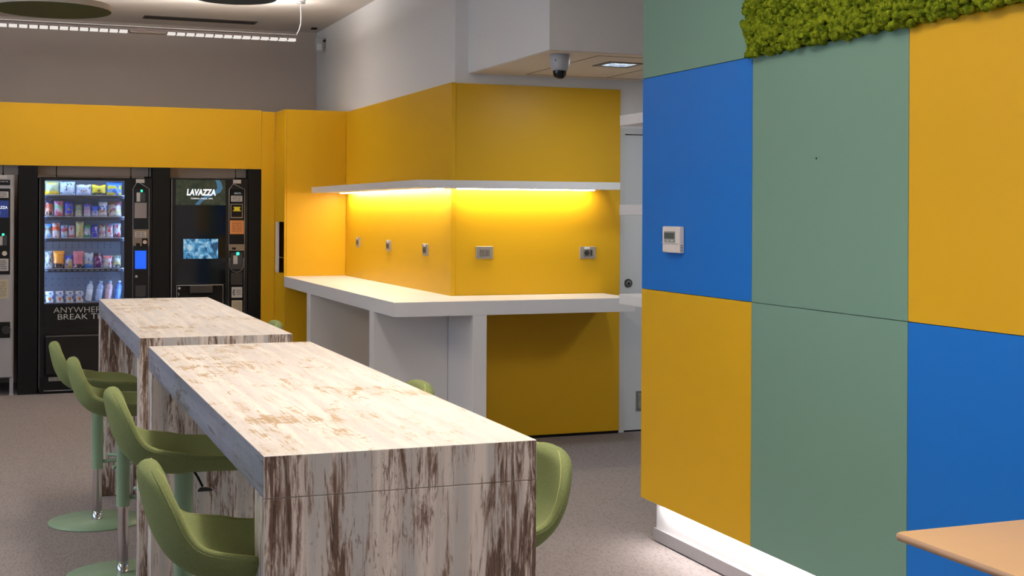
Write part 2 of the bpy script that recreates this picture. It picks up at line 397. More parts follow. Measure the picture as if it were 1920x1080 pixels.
MOSS = bpy.data.materials.new('reindeer_moss'); MOSS.use_nodes = True
nt = MOSS.node_tree; b = nt.nodes['Principled BSDF']; b.inputs['Roughness'].default_value = .95; b.inputs['Specular IOR Level'].default_value = .1
tc = nt.nodes.new('ShaderNodeTexCoord'); n1 = nt.nodes.new('ShaderNodeTexNoise'); n1.inputs['Scale'].default_value = 40; n1.inputs['Detail'].default_value = 5
cr = nt.nodes.new('ShaderNodeValToRGB'); cr.color_ramp.elements[0].position = .3; cr.color_ramp.elements[0].color = lin((66, 88, 6)); cr.color_ramp.elements[1].position = .72; cr.color_ramp.elements[1].color = lin((158, 170, 36))
nt.links.new(tc.outputs['Object'], n1.inputs['Vector']); nt.links.new(n1.outputs['Fac'], cr.inputs[0]); nt.links.new(cr.outputs[0], b.inputs['Base Color'])
n3 = nt.nodes.new('ShaderNodeTexNoise'); n3.inputs['Scale'].default_value = 260; n3.inputs['Detail'].default_value = 3
bp = nt.nodes.new('ShaderNodeBump'); bp.inputs['Strength'].default_value = 1; bp.inputs['Distance'].default_value = .006
nt.links.new(tc.outputs['Object'], n3.inputs['Vector']); nt.links.new(n3.outputs['Fac'], bp.inputs['Height']); nt.links.new(bp.outputs['Normal'], b.inputs['Normal'])
me = moss(2.72, 4.712, 2.222, 2.85); me.materials.append(MOSS)
o = bpy.data.objects.new('moss_panel', me); C.objects.link(o)
tag(o, 'bright green preserved moss covering the top of the partition', 'moss'); o['kind'] = 'stuff'
bm = BM(); box(bm, 2.862, 2.877, 2.7, 4.714, 2.219, CZ)
tag(obj('cladding_panel', bm, mat('moss_backing', (70, 80, 14), .9)), 'dark green backing board behind the preserved moss', 'wall panel')

# thermostat on the blue panel
t = thing('thermostat', 'white wall thermostat with grey display on the blue panel', 'thermostat', (PX0, 5.37, 1.456))
bm = BM(); box(bm, -.028, 0, -.082, .082, -.06, .06, .006, 3); obj('housing', bm, mat('thermostat_plastic', (226, 216, 208), .4), t)
bm = BM(); box(bm, -.031, -.0275, -.045, .060, -.012, .038, .002, 2); ds = obj('display', bm, mat('display_bezel', (150, 150, 146), .3), t)
bm = BM(); box(bm, -.0325, -.0305, -.040, .054, .004, .031); obj('screen', bm, mat('lcd', (84, 92, 88), .2), ds)
for a_, c_ in ((.012, .028), (-.03, -.012)):
    bm = BM(); box(bm, -.0335, -.0308, a_, c_, -.009, -.001, .0015, 2); obj('button', bm, mat('btn', (190, 190, 186), .4), ds)
bm = BM(); box(bm, -.0335, -.0275, -.079, .079, -.0165, -.0145); obj('cover_edge', bm, WHT, t)
bm = BM()
for k in range(4): box(bm, -.022, -.008, -.0826, -.081, -.05+k*.008, -.047+k*.008)
obj('side_vent', bm, DGREY, t)

# white shelves on the partition's far end
for z, lab in ((2.049, 'white shelf behind the partition, the highest of three'), (1.591, 'white shelf behind the partition, the middle of three'), (1.134, 'white shelf behind the partition at worktop height, the lowest of three')):
    bm = BM(); box(bm, 2.95, 3.56, PYE+.001, 6.165, z-.026, z+.026, .002, 2)
    tag(obj('wall_shelf', bm, WHT), lab, 'shelf', 'white shelves on the end of the partition')

# ================================================================ YELLOW CORNER
bm = BM()
box(bm, 2.84, 2.8695, 8.578, 11.555, 0, 2.458, .001, 1)
tag(obj('cladding_panel', bm, YEL), 'yellow wall panel with three sockets, between the tall cabinet and the corner', 'wall panel')
bm = BM()
box(bm, 2.8705, 4.11, 8.5775, 8.5995, .02, 2.454, .001, 1)
box(bm, 2.8395, 2.8685, 8.5735, 8.5785, .0, 2.456)
tag(obj('cladding_panel', bm, YEL), 'yellow wall panel carrying a switch plate, facing the room right of the corner', 'wall panel')
ypan = LAST
bm = BM(); box(bm, 2.8705, 4.105, 8.583, 8.5985, 0, .0195); obj('toe_kick', bm, BLKM, ypan)
# tall cabinet (yellow column) with side niche
cab = thing('tall_cabinet', 'tall yellow cabinet with an open niche in its side, left of the white worktop', 'cabinet', (2.29, 11.555, 0))
bm = BM()
X0, X1, Y0, Y1, Z1 = 0, .5495, .012, .445, 2.465
n0, n1, w0, w1 = 1.022, 1.478, .02, .40      # niche opening z range and y range
box(bm, X0, X1, Y0, Y1, 0, n0); box(bm, X0, X1, Y0, Y1, n1, Z1)
box(bm, X0, X1, Y0, w0, n0, n1); box(bm, X0, X1, w1, Y1, n0, n1); box(bm, .16, X1, w0, w1, n0, n1)
obj('body', bm, YEL, cab)
bm = BM(); box(bm, .018, .5495, 0, .012, 0, Z1-.002, .001, 1); obj('front_panel', bm, YEL, cab)
bm = BM(); box(bm, 0, .0155, 0, .012, 0, Z1-.001); obj('edge_strip', bm, YEL, cab)
bm = BM(); box(bm, -.001, .012, w1-.105, w1-.001, n0+.001, n1-.001); obj('niche_edge', bm, WHT, cab)
bm = BM(); box(bm, .012, .155, w1-.006, w1-.001, n0+.001, n1-.001); obj('niche_shade', bm, mat('niche_shade_brown', (70, 46, 12), .25), cab)  # dark sheet: the shade of the unlit niche put into its colour
bm = BM(); box(bm, .014, .155, w0+.001, w1-.007, 1.155, 1.165); obj('niche_shelf', bm, mat('niche_shelf_shade', (60, 40, 8), .2), cab)  # shelf painted in the same dark tone as the unlit niche
# fascia above the machines
bm = BM()
box(bm, -4.99, 2.1665, 12.0, 12.03, 1.95, 2.482, .001, 1)
tag(obj('fascia_panel', bm, YEL), 'long yellow fascia board above the vending machines', 'fascia')
bm = BM(); box(bm, 2.168, 2.2885, 12.0, 12.03, 0, 2.47, .001, 1)
tag(obj('filler_panel', bm, YEL), 'narrow full-height yellow filler panel right of the coffee machine', 'panel')
for x0, x1 in ((-4.9, .110), (.268, 1.2115), (1.367, 2.050)):
    bm = BM(); box(bm, x0, x1, 12.13, 12.15, 1.872, 2.40)
    struct('wall_recess', bm, TAUPE)
# black divider panels
for x0, x1, lab in ((.112, .266, 'tall black divider panel between the grey machine and the snack machine'), (1.2135, 1.365, 'tall black divider panel between the snack machine and the coffee machine'), (2.052, 2.1665, 'tall black divider panel right of the coffee machine')):
    bm = BM(); box(bm, x0, x1, 12.004, 12.75, 0, 1.9485, .001, 1)
    tag(obj('divider_panel', bm, BLKM), lab, 'panel', 'black dividers between the machines')

# worktop
bm = BM()
prism(bm, [(2.29, 11.554), (2.29, 8.04), (3.975, 8.05), (3.975, 8.572), (2.8385, 8.572), (2.8385, 11.554)], .911, 1.003, .0015)
tag(obj('worktop', bm, WHT), 'white L-shaped worktop running round the yellow corner', 'worktop')
def upright(x0, x1, y0, y1, lab):
    bm = BM(); box(bm, x0, x1, y0, y1, 0, .9105, .001, 1)
    tag(obj('worktop_support', bm, WHT), lab, 'support', 'white uprights under the worktop')
upright(2.293, 2.838, 10.49, 10.63, 'white upright under the worktop, the one furthest back, nearest the tall cabinet')
upright(2.293, 2.812, 8.55, 8.66, 'white upright under the worktop, the middle one, behind the near table')
upright(2.814, 2.908, 8.043, 8.572, 'white upright under the worktop, the one nearest the corner, left of the yellow lower wall')
# shelf with strip lights
sh = thing('wall_shelf', 'long white shelf with glowing underside wrapped round the yellow corner', 'shelf', (2.529, 8.325, 1.734))
bm = BM(); prism(bm, [(0, 3.229), (0, 0), (1.461, 0), (1.461, .2515), (.3095, .2515), (.3095, 3.229)], 0, .051, .001); obj('board', bm, WHT, sh)
LEDW = emitmat('led_warm', (1, .87, .64), 60)
bm = BM(); box(bm, .225, .255, .24, 3.1, -.006, -.0005); obj('led_strip', bm, LEDW, sh)
bm = BM(); box(bm, .33, 1.34, .165, .195, -.006, -.0005); obj('led_strip', bm, LEDW, sh)

# socket and switch plates
PLATE = mat('satin_plate', (176, 168, 160), .35, metal=.5)
def plate(name, lab, cat, loc, rz, kind, group):
    t = thing(name, lab, cat, loc, group); t.rotation_euler = (0, 0, rz)
    bm = BM(); box(bm, -.062, .062, -.011, 0, -.043, .043, .003, 3); obj('cover_plate', bm, PLATE, t)
    if kind == 'switch':
        for k in range(3):
            bm = BM(); box(bm, -.036+k*.0245, -.036+k*.0245+.0225, -.015, -.0105, -.024, .022, .001, 1); obj('rocker', bm, mat('rocker_grey', (120, 112, 104), .4), t)
    else:
        bm = BM(); box(bm, -.036, .036, -.0135, -.0105, -.026, .022, .001, 1); obj('insert', bm, mat('insert_grey', (120, 116, 108), .4), t)
        bm = BM(); disc_y(bm, -.010, -.002, -.016, -.013, .0195); sf = obj('socket_face', bm, mat('socket_dark', (62, 60, 56), .4), t)
        bm = BM(); disc_y(bm, -.019, -.002, -.0175, -.0155, .003, 10); disc_y(bm, -.010, -.002, -.0175, -.0155, .003, 10); disc_y(bm, -.001, -.002, -.0175, -.0155, .003, 10); obj('socket_holes', bm, BLKM, sf)
        bm = BM(); box(bm, .018, .032, -.0145, -.013, -.02, .018); obj('side_outlet', bm, mat('socket_dark', 0), t)
        bm = BM(); box(bm, -.026, .014, -.0125, -.0105, .026, .040); obj('label_sticker', bm, WHT, t)
    return t
PG = 'sockets along the yellow wall'
plate('switch_plate', 'satin grey plate with three light switches on the yellow wall', 'switch', (3.08, 8.5775, 1.297), 0, 'switch', None)
plate('wall_socket', 'satin socket plate near the right end of the yellow wall facing the room', 'socket', (3.855, 8.5775, 1.292), 0, 'socket', PG)
plate('wall_socket', 'satin socket plate on the left yellow wall, the nearest to the corner of the three', 'socket', (2.84, 9.147, 1.301), -PI/2, 'socket', PG)
plate('wall_socket', 'satin socket plate on the left yellow wall, the middle one of the three', 'socket', (2.84, 10.133, 1.306), -PI/2, 'socket', PG)
plate('wall_socket', 'satin socket plate on the left yellow wall, the nearest to the tall cabinet', 'socket', (2.84, 11.095, 1.31), -PI/2, 'socket', PG)

# ================================================================ CEILING THINGS
ZD = 2.95
def disc(cx, cy, r, m, lab):
    t = thing('acoustic_disc', lab, 'ceiling disc', (cx, cy, ZD))
    bm = BM(); lathe(bm, [(0, .045), (r-.003, .045), (r, .042), (r, .003)], 96); obj('rim', bm, mat('disc_edge', (206, 194, 180), .8), t)
    bm = BM(); lathe(bm, [(r, .003), (r-.003, 0), (0, 0)], 96, smooth=False); obj('felt_face', bm, m, t)
    for k in range(3):
        a = k*2*PI/3; bm = BM(); tube(bm, [(r*.6*math.cos(a), r*.6*math.sin(a), .045), (r*.6*math.cos(a), r*.6*math.sin(a), CZ-ZD)], .0012, 6); obj('hanging_wire', bm, SILV, t)
disc(.297, 9.69, .397, mat('felt_green', (78, 84, 46), .95), 'round green acoustic disc hanging at the top left')
disc(1.388, 8.67, .27, mat('felt_blue', (50, 62, 74), .95), 'round dark blue acoustic disc hanging at the top, right of the green one')
# linear luminaire
lum = thing('pendant_light', 'long white louvred pendant light hanging below the ceiling', 'light', (1.1, 10.9, 2.975))
bm = BM(); L0, L1 = -1.9, 1.155
box(bm, L0, L1, -.03, .03, .024, .050, .002, 2); box(bm, L0, L1, -.02, .02, .012, .032)
obj('housing', bm, mat('fixture_grey', (128, 118, 116), .5), lum)
bm = BM(); box(bm, L0, L1, -.036, .036, .050, .056); obj('top_rail', bm, WHT, lum)
for a, c, nn in ((-1.9, -.19, 23), (.105, 1.15, 14)):
    bm = BM(); w = (c-a)/nn
    for k in range(nn):
        x = a+k*w
        F4 = box(bm, x+.007, x+w-.007, -.03, .03, .004, .0235)
    obj('louvre', bm, emitmat('louvre_glow', (1, .93, .86), .85), lum)
bm = BM(); box(bm, -.18, .095, -.031, .031, .006, .0235); obj('blank_cover', bm, mat('blank', (130, 118, 112), .6), lum)
pts = [(1.155, 0, .056), (1.16, 0, .075), (1.175, 0, .10), (1.188, 0, .15), (1.190, 0, .22), (1.186, 0, .29), (1.189, 0, .335)]
bm = BM(); tube(bm, pts, .0035, 8); obj('cable', bm, WHT, lum)
bm = BM(); lathe(bm, [(0, .32), (.036, .32), (.038, .325), (.038, .3548), (0, .3548)], 32, 1.189, 0); obj('canopy', bm, SILV, lum)
bm = BM(); tube(bm, [(-1.2, 0, .056), (-1.2, 0, .3548)], .0015, 6); obj('hanging_wire', bm, SILV, lum)
# slot diffuser
v = thing('slot_vent', 'dark linear air vent set in the ceiling behind the pendant light', 'vent', (1.68, 12.44, CZ))
bm = BM(); box(bm, -.51, .51, -.095, .095, -.004, 0); obj('frame', bm, mat('vent_dark', (74, 64, 56), .6), v)
bm = BM(); box(bm, -.5, .5, -.085, -.004, -.006, -.004); box(bm, -.5, .5, .004, .085, -.006, -.004); obj('slot', bm, mat('vent_black', (44, 38, 34), .7), v)
# motion sensor
v = thing('motion_sensor', 'small white motion sensor on a bracket in the back corner under the ceiling', 'sensor', (2.80, 12.5, 3.17))
bm = BM(); box(bm, -.035, .035, -.03, .02, -.075, .06, .012, 3); obj('housing', bm, mat('sensor_white', (176, 178, 184), .35), v)
bm = BM(); box(bm, -.024, .024, -.034, -.029, -.06, .0, .004, 2); obj('lens', bm, mat('sensor_lens', (206, 208, 212), .3), v)
bm = BM(); tube(bm, [(0, .02, 0), (.03, .03, .03), (.069, .03, .04)], .01, 8); obj('bracket', bm, DGREY, v)
bm = BM(); box(bm, -.06, -.01, .03, .09, .1455, .1595); tag(obj('cable_box', bm, BLKM, None, (2.80, 12.5, 3.17)), 'small black box on the ceiling above the motion sensor', 'box')
# dome camera
v = thing('dome_camera', 'white ceiling dome camera with dark lens bubble', 'camera', (3.105, 7.325, SZ-.004))
bm = BM(); lathe(bm, [(0, 0), (.060, 0), (.0605, -.004), (.0595, -.05), (.052, -.088), (.044, -.098), (0, -.098)], 48); obj('housing', bm, mat('camera_white', (168, 170, 176), .4), v)
bm = BM(); lathe(bm, [(.041, -.097), (.041, -.108), (.038, -.124), (.029, -.138), (.015, -.147), (0, -.149)], 40); obj('dome', bm, mat('dome_dark', (16, 17, 20), .08), v)
bm = BM(); bmesh.ops.create_uvsphere(bm, u_segments=10, v_segments=6, radius=.004, matrix=Matrix.Translation((-.045, -.042, -.04))); obj('screw', bm, BLKM, v)
# recessed light
v = thing('recessed_light', 'square recessed light with mirrored louvre in the dropped ceiling', 'light', (3.653, 7.66, SZ-.004))
bm = BM(); a_, i_ = .125, .095
for q in ((-a_, a_, -a_, -i_), (-a_, a_, i_, a_), (-a_, -i_, -i_, i_), (i_, a_, -i_, i_)): box(bm, q[0], q[1], q[2], q[3], -.006, 0)
obj('frame', bm, mat('light_frame', (120, 112, 104), .5), v)
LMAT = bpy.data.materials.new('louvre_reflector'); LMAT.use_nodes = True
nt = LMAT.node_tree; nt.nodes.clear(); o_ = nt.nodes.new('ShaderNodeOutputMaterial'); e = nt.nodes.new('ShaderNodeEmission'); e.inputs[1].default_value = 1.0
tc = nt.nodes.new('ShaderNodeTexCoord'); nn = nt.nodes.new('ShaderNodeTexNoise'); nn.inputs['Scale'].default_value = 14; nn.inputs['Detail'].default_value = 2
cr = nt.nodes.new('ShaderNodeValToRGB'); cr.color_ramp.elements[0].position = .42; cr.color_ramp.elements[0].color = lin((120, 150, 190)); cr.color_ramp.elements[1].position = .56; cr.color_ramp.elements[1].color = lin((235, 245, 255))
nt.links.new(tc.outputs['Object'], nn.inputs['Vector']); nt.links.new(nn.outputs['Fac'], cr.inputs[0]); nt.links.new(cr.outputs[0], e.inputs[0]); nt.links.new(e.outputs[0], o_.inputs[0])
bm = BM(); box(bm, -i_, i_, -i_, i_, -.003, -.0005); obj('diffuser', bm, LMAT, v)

# ================================================================ TABLES
WT = wood('worn_boards_top', 'y', (222, 212, 202), (206, 198, 192), (176, 146, 110), (152, 122, 88), .040, .8, .55, 3, .42, .42, rings=.35, flecks=.45)
WS = wood('worn_boards_side_shaded', 'y', (140, 143, 158), (122, 126, 144), (98, 92, 96), (78, 74, 78), .03, .8, .9, 9, .5, .2, rings=.6)  # same boards, with shade and cool window light painted into the colour
WV = wood('worn_boards_upright', 'z', (226, 213, 203), (190, 186, 184), (112, 84, 68), (58, 44, 36), -.012, 1.4, .9, 5, .5, .15, flecks=.8)
TX0, TX1, TH, TZ = .495, 1.092, 1.08, .992
def high_table(y0, y1, lab):
    t = thing('high_table', lab, 'table', (TX0, y0, 0), 'worn wood high tables')
    W = TX1-TX0; D = y1-y0
    bm = BM(); F = box(bm, 0, W, 0, D, TZ+.001, TH)
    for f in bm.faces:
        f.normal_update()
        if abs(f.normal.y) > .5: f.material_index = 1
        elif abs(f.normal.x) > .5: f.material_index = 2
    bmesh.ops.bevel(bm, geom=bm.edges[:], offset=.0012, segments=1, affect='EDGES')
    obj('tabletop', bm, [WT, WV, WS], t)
    for a in (0, D-.104):
        bm = BM(); box(bm, 0, W, a, a+.051, .004, TZ, .001, 1); box(bm, 0, W, a+.053, a+.104, .004, TZ, .001, 1)
        box(bm, .002, W-.002, a+.05, a+.054, .005, TZ-.002)
        box(bm, .01, W-.01, a+.01, a+.094, 0, .004)
        obj('leg', bm, WV, t)
    return t
high_table(2.695, 5.0, 'worn whitewashed high table nearest the camera')
high_table(5.335, 7.725, 'worn whitewashed high table behind the near one, closer to the vending machines')

# ================================================================ STOOLS
FAB = bpy.data.materials.new('green_wool'); FAB.use_nodes = True
nt = FAB.node_tree; b = nt.nodes['Principled BSDF']; b.inputs['Roughness'].default_value = .95; b.inputs['Specular IOR Level'].default_value = .15
b.inputs['Sheen Weight'].default_value = .1; b.inputs['Sheen Roughness'].default_value = .4; b.inputs['Sheen Tint'].default_value = lin((190, 200, 120))
tc = nt.nodes.new('ShaderNodeTexCoord'); n1 = nt.nodes.new('ShaderNodeTexNoise'); n1.inputs['Scale'].default_value = 500; n1.inputs['Detail'].default_value = 2
cr = nt.nodes.new('ShaderNodeValToRGB'); cr.color_ramp.elements[0].color = lin((104, 113, 70)); cr.color_ramp.elements[1].color = lin((130, 138, 92)); cr.color_ramp.elements[0].position = .3; cr.color_ramp.elements[1].position = .7
nt.links.new(tc.outputs['Object'], n1.inputs['Vector']); nt.links.new(n1.outputs['Fac'], cr.inputs[0]); nt.links.new(cr.outputs[0], b.inputs['Base Color'])
bp = nt.nodes.new('ShaderNodeBump'); bp.inputs['Strength'].default_value = .3; bp.inputs['Distance'].default_value = .001
nt.links.new(n1.outputs['Fac'], bp.inputs['Height']); nt.links.new(bp.outputs['Normal'], b.inputs['Normal'])
THREAD = mat('pale_thread', (158, 160, 96), .8)
GPAINT = mat('sage_paint', (134, 160, 130), .42)

def catmull(P_, n):
    out = []; N = len(P_)
    for i in range(N-1):
        p0, p1, p2, p3 = P_[max(i-1, 0)], P_[i], P_[i+1], P_[min(i+2, N-1)]
        for k in range(n):
            t = k/n
            out.append(tuple(.5*((2*b_)+(-a+c)*t+(2*a-5*b_+4*c-d_)*t*t+(-a+3*b_-3*c+d_)*t**3) for a, b_, c, d_ in zip(p0, p1, p2, p3)))
    out.append(tuple(P_[-1])); return out
PROF = [(.235, -.054), (.18, -.044), (.09, -.039), (0, -.038), (-.07, -.034), (-.12, -.016), (-.158, .016), (-.183, .062), (-.198, .115), (-.207, .160), (-.213, .195)]
def seat_frames():
    pr = catmull(PROF, 10)
    # resample by arc length
    L = [0]
    for a, c in zip(pr, pr[1:]): L.append(L[-1]+math.dist(a, c))
    T = L[-1]; NU = 64; S = []
    for i in range(NU+1):
        # finer near ends
        s = .5-.5*math.cos(PI*i/NU); s = .6*s+.4*i/NU; s *= T
        j = max(k for k in range(len(L)) if L[k] <= s+1e-9); j = min(j, len(L)-2)
        f = (s-L[j])/(L[j+1]-L[j]); p = [pr[j][q]*(1-f)+pr[j+1][q]*f for q in (0, 1)]
        S.append((s, p))
    fr = []
    for i, (s, p) in enumerate(S):
        a = S[max(i-1, 0)][1]; c = S[min(i+1, NU)][1]
        d = Vector((c[0]-a[0], 0, c[1]-a[1])).normalized()
        nrm = Vector((d.z, 0, -d.x))      # towards the sitter
        fr.append((s, Vector((p[0], 0, p[1])), nrm, T))
    return fr
FR = seat_frames()
def seat_dims(s, T):
    # half width, with rounded ends
    u = s/T
    w = .205 if u < .45 else .205-.035*min(1, (u-.45)/.45)
    e0, e1 = .15, .13
    k = 1
    if s < e0: k = (1-(1-s/e0)**2.4)**(1/2.4)
    if T-s < e1: k = (1-(1-(T-s)/e1)**2.3)**(1/2.3)
    th = .024
    ee = .03
    q = 1
    if s < ee: q = (1-(1-s/ee)**2)**.5
    if T-s < ee: q = (1-(1-(T-s)/ee)**2)**.5
    return w*max(k, .02), th*max(q, .02)
def seat_point(fr, th):
    s, p, nrm, T = fr; w, t = seat_dims(s, T)
    c, sn = math.cos(th), math.sin(th)
    y = w*math.copysign(abs(c)**.75, c)
    tt = t*(1 if s/T < .4 else 1.15)
    off = tt*math.copysign(abs(sn)**.8, sn)
    wf = .205
    curl = .040*(abs(y)/wf)**2.6
    # side wings bend towards the sitter in the seat-back transition
    u = s/T
    curl *= 1+.55*math.exp(-((u-.55)/.16)**2)
    return p+Vector((0, y, 0))+nrm*(off+curl)
def seat_mesh():
    bm = BM(); n = 40; rings = []
    for fr in FR: rings.append([bm.verts.new(seat_point(fr, 2*PI*k/n)) for k in range(n)])
    for A, B_ in zip(rings, rings[1:]):
        for k in range(n): bm.faces.new((A[k], A[(k+1) % n], B_[(k+1) % n], B_[k])).smooth = True
    bm.faces.new(rings[0]); bm.faces.new(rings[-1][::-1])
    return bm
def seam(ang):
    bm = BM(); pts = []
    def outp(fr, a):
        p = seat_point(fr, a); ctr = seat_point(fr, PI/2 if math.sin(a) > 0 else -PI/2)
        return p
    idx = range(2, len(FR)-2)
    A = [outp(FR[i], ang) for i in idx]; B_ = [outp(FR[i], PI-ang) for i in idx]
    loop = A+B_[::-1]
    tube(bm, loop, .0015, 6, closed=True)
    return bm
def make_stool(loc, h, lab, group, rz=0):
    t = thing('bar_stool', lab, 'stool', loc, group); t.rotation_euler = (0, 0, rz)
    se = obj('seat', seat_mesh(), FAB, t, (0, 0, h))
    obj('stitching', seam(.42), THREAD, se); obj('piping', seam(-.10), FAB, se)
    bm = BM(); lathe(bm, [(0, .012), (.03, .012), (.236, .006), (.2365, .003), (.235, 0), (0, 0)], 96); obj('base', bm, GPAINT, t)
    bm = BM(); lathe(bm, [(.0285, h-.455), (.0285, h-.060), (.04, h-.056), (.075, h-.053), (.075, h-.048), (0, h-.048)], 40); lathe(bm, [(.0285, h-.455), (.024, h-.455), (.024, h-.2)], 40); obj('column', bm, GPAINT, t)
    bm = BM(); lathe(bm, [(.0225, .05), (.0225, h-.44)], 40); obj('gas_lift', bm, CHR, t)
    bm = BM(); lathe(bm, [(.026, .011), (.0245, .052), (.022, .053), (.02, .053)], 40); obj('collar', bm, CHR, t)
    # footrest: arm and ring segment towards the front
    z = h-.42
    bm = BM(); arc = [(.20*math.cos(a)-.02, .20*math.sin(a), z) for a in [(-1.15+2.3*k/20) for k in range(21)]]
    tube(bm, [(.02, 0, z), (.10, 0, z), (.179, 0, z)], .009, 10); tube(bm, arc, .009, 10); obj('footrest', bm, GPAINT, t)
    bm = BM(); tube(bm, [(.02, -.045, h-.055), (.032, -.075, h-.075), (.042, -.10, h-.098)], .0035, 8)
    lv = obj('lever', bm, BLKM, t)
    bm = BM(); prism(bm, [(.036, -.092), (.024, -.128), (.068, -.128), (.056, -.092)], h-.108, h-.102, .001); obj('paddle', bm, DGREY, lv)
    return t
LG = 'green stools on the left side of the tables'; RG = 'green stools on the right side of the tables'
make_stool((.447, 7.03, 0), .722, 'green upholstered bar stool furthest back on the left, in front of the snack machine', LG)
make_stool((.486, 5.955, 0), .754, 'green upholstered bar stool second from the back on the left of the tables', LG)
make_stool((.515, 4.13, 0), .852, 'green upholstered bar stool on the left with its lever showing, second nearest', LG)
make_stool((.505, 2.95, 0), .842, 'green upholstered bar stool nearest the camera, on the left of the near table', LG)
make_stool((1.062, 3.04, 0), .808, 'green upholstered bar stool on the right beside the front end of the near table', RG, PI)
make_stool((1.078, 4.19, 0), .827, 'green stool back just peeping over the right edge of the near table', RG, PI)
make_stool((1.075, 6.68, 0), .83, 'green stool back just peeping over the right edge of the far table', RG, PI)

# tan table, lower right
tt = thing('side_table', 'tan laminate table corner in front of the blue panel', 'table', (2.19, 2.17, 0))
def rrect(x0, x1, y0, y1, r, n=8):
    out = []
    for cx, cy, a0 in ((x1-r, y1-r, 0), (x0+r, y1-r, PI/2), (x0+r, y0+r, PI), (x1-r, y0+r, 1.5*PI)):
        for k in range(n+1):
            a = a0+PI/2*k/n; out.append((cx+r*math.cos(a), cy+r*math.sin(a)))
    return out
bm = BM()
TANM = mat('tan_laminate', (220, 178, 124), .42, noise=.03, nscale=6)
EDG = mat('tan_edge', (168, 136, 112), .45)
prof = []
ru = rrect(0, .62, 0, .74, .03)
rr = [(0, -.0), ]
levels = [(-.009, .720), (-.003, .7225), (0, .728), (0, .733), (-.0025, .738), (-.007, .740)]
rings = []
for off, z in levels:
    R_ = rrect(-off, .62+off, -off, .74+off, .03+off if .03+off > .005 else .005)
    rings.append([bm.verts.new((x, y, z)) for x, y in R_])
for A, B_ in zip(rings, rings[1:]):
    for k in range(len(A)):
        f = bm.faces.new((A[k], A[(k+1) % len(A)], B_[(k+1) % len(A)], B_[k])); f.material_index = 1; f.smooth = True
bm.faces.new(rings[-1]); bm.faces.new(rings[0][::-1]).material_index = 1
obj('tabletop', bm, [TANM, EDG], tt)
bm = BM(); tube(bm, [(.31, .37, .02), (.31, .37, .719)], .03, 24); obj('leg', bm, BLK, tt)
bm = BM(); lathe(bm, [(0, 0), (.22, 0), (.22, .008), (.04, .02), (0, .02)], 48, .31, .37); obj('base', bm, BLK, tt)

# ================================================================ VENDING MACHINES
YF = 12.0
def flat(name, r, y, m, parent, th=.004, label=None, bev=0, sub=False):
    f = bxc if sub else bx
    return f(name, r[0], r[1], y-th, y, r[2], r[3], m, parent, bev, label=label)
def chevron(r, peak_x, top, sidez, bottom, y, w, m, parent, name='trim_outline'):
    bm = BM(); p = parent.location
    pts = [(r[0], bottom), (r[0], sidez), (peak_x, top), (r[1], sidez), (r[1], bottom)]
    tube(bm, [(a-p.x, y-p.y, z-p.z) for a, z in pts], w, 6); return obj(name, bm, m, parent)
def lines(name, r, y, n, m, parent, margin=.1, origin=None, hh=.4):
    """rows of small unreadable print"""
    p = origin if origin else parent.location
    bm = BM(); H_ = (r[3]-r[2]); W_ = r[1]-r[0]
    for k in range(n):
        z = r[3]-H_*(margin+(1-2*margin)*(k+.5)/n); dz = H_*(1-2*margin)/n*hh/2
        x = r[0]+W_*margin
        while x < r[1]-W_*margin-.002:
            l = rnd.uniform(.15, .5)*W_; x2 = min(x+l, r[1]-W_*margin)
            box(bm, x-p.x, x2-p.x, y-.0006-p.y, y-p.y, z-dz-p.z, z+dz-p.z); x = x2+W_*.05
    return obj(name, bm, m, parent)
WLAB = mat('white_label', (176, 172, 170), .5); CREAM = mat('cream_label', (176, 164, 140), .5); PRINT = mat('print_grey', (84, 80, 80), .6)
LEDG = emitmat('led_green', (.02, .9, .35), 5)
BMET = mat('bronze_metal', (128, 116, 104), .4, metal=.4)
# ---- snack machine
B = SN['body']; zt = 1.854
sn = thing('snack_machine', 'black glass-fronted snack vending machine lit inside in cold white', 'vending machine', (.742, YF, 0))
bm = BM(); p = sn.location
for q in ((.279, .299, YF+.03, 12.78, .012, zt), (1.0, 1.209, YF+.03, 12.78, .012, zt), (.299, 1.0, 12.74, 12.78, .012, zt), (.299, 1.0, YF+.03, 12.74, zt-.01, zt), (.299, 1.0, YF+.03, 12.74, .012, .735), (.30, 1.2, YF+.05, 12.7, 0, .012)):
    box(bm, q[0]-p.x, q[1]-p.x, q[2]-p.y, q[3]-p.y, q[4], q[5])
obj('cabinet', bm, BLK, sn)
# interior liner
LIN = mat('liner_metal', (172, 178, 196), .45, metal=.2)
bm = BM()
W = SN['window']
box(bm, .300-p.x, .9995-p.x, 12.5-p.y, 12.51-p.y, .736, 1.84)
box(bm, .2995-p.x, .303-p.x, .04, .5, .736, 1.84); box(bm, .985-p.x, .9995-p.x, .04, .5, .736, 1.84)
lin_o = obj('liner', bm, LIN, sn)
bm = BM()
for zz in (1.235, 1.26, 1.285, .96, .90):
    for k in range(11): 
        x = .35+k*.055; disc_y(bm, x-p.x, zz, .4985, .4999, .004, 8)
obj('peg_holes', bm, BLKM, lin_o)
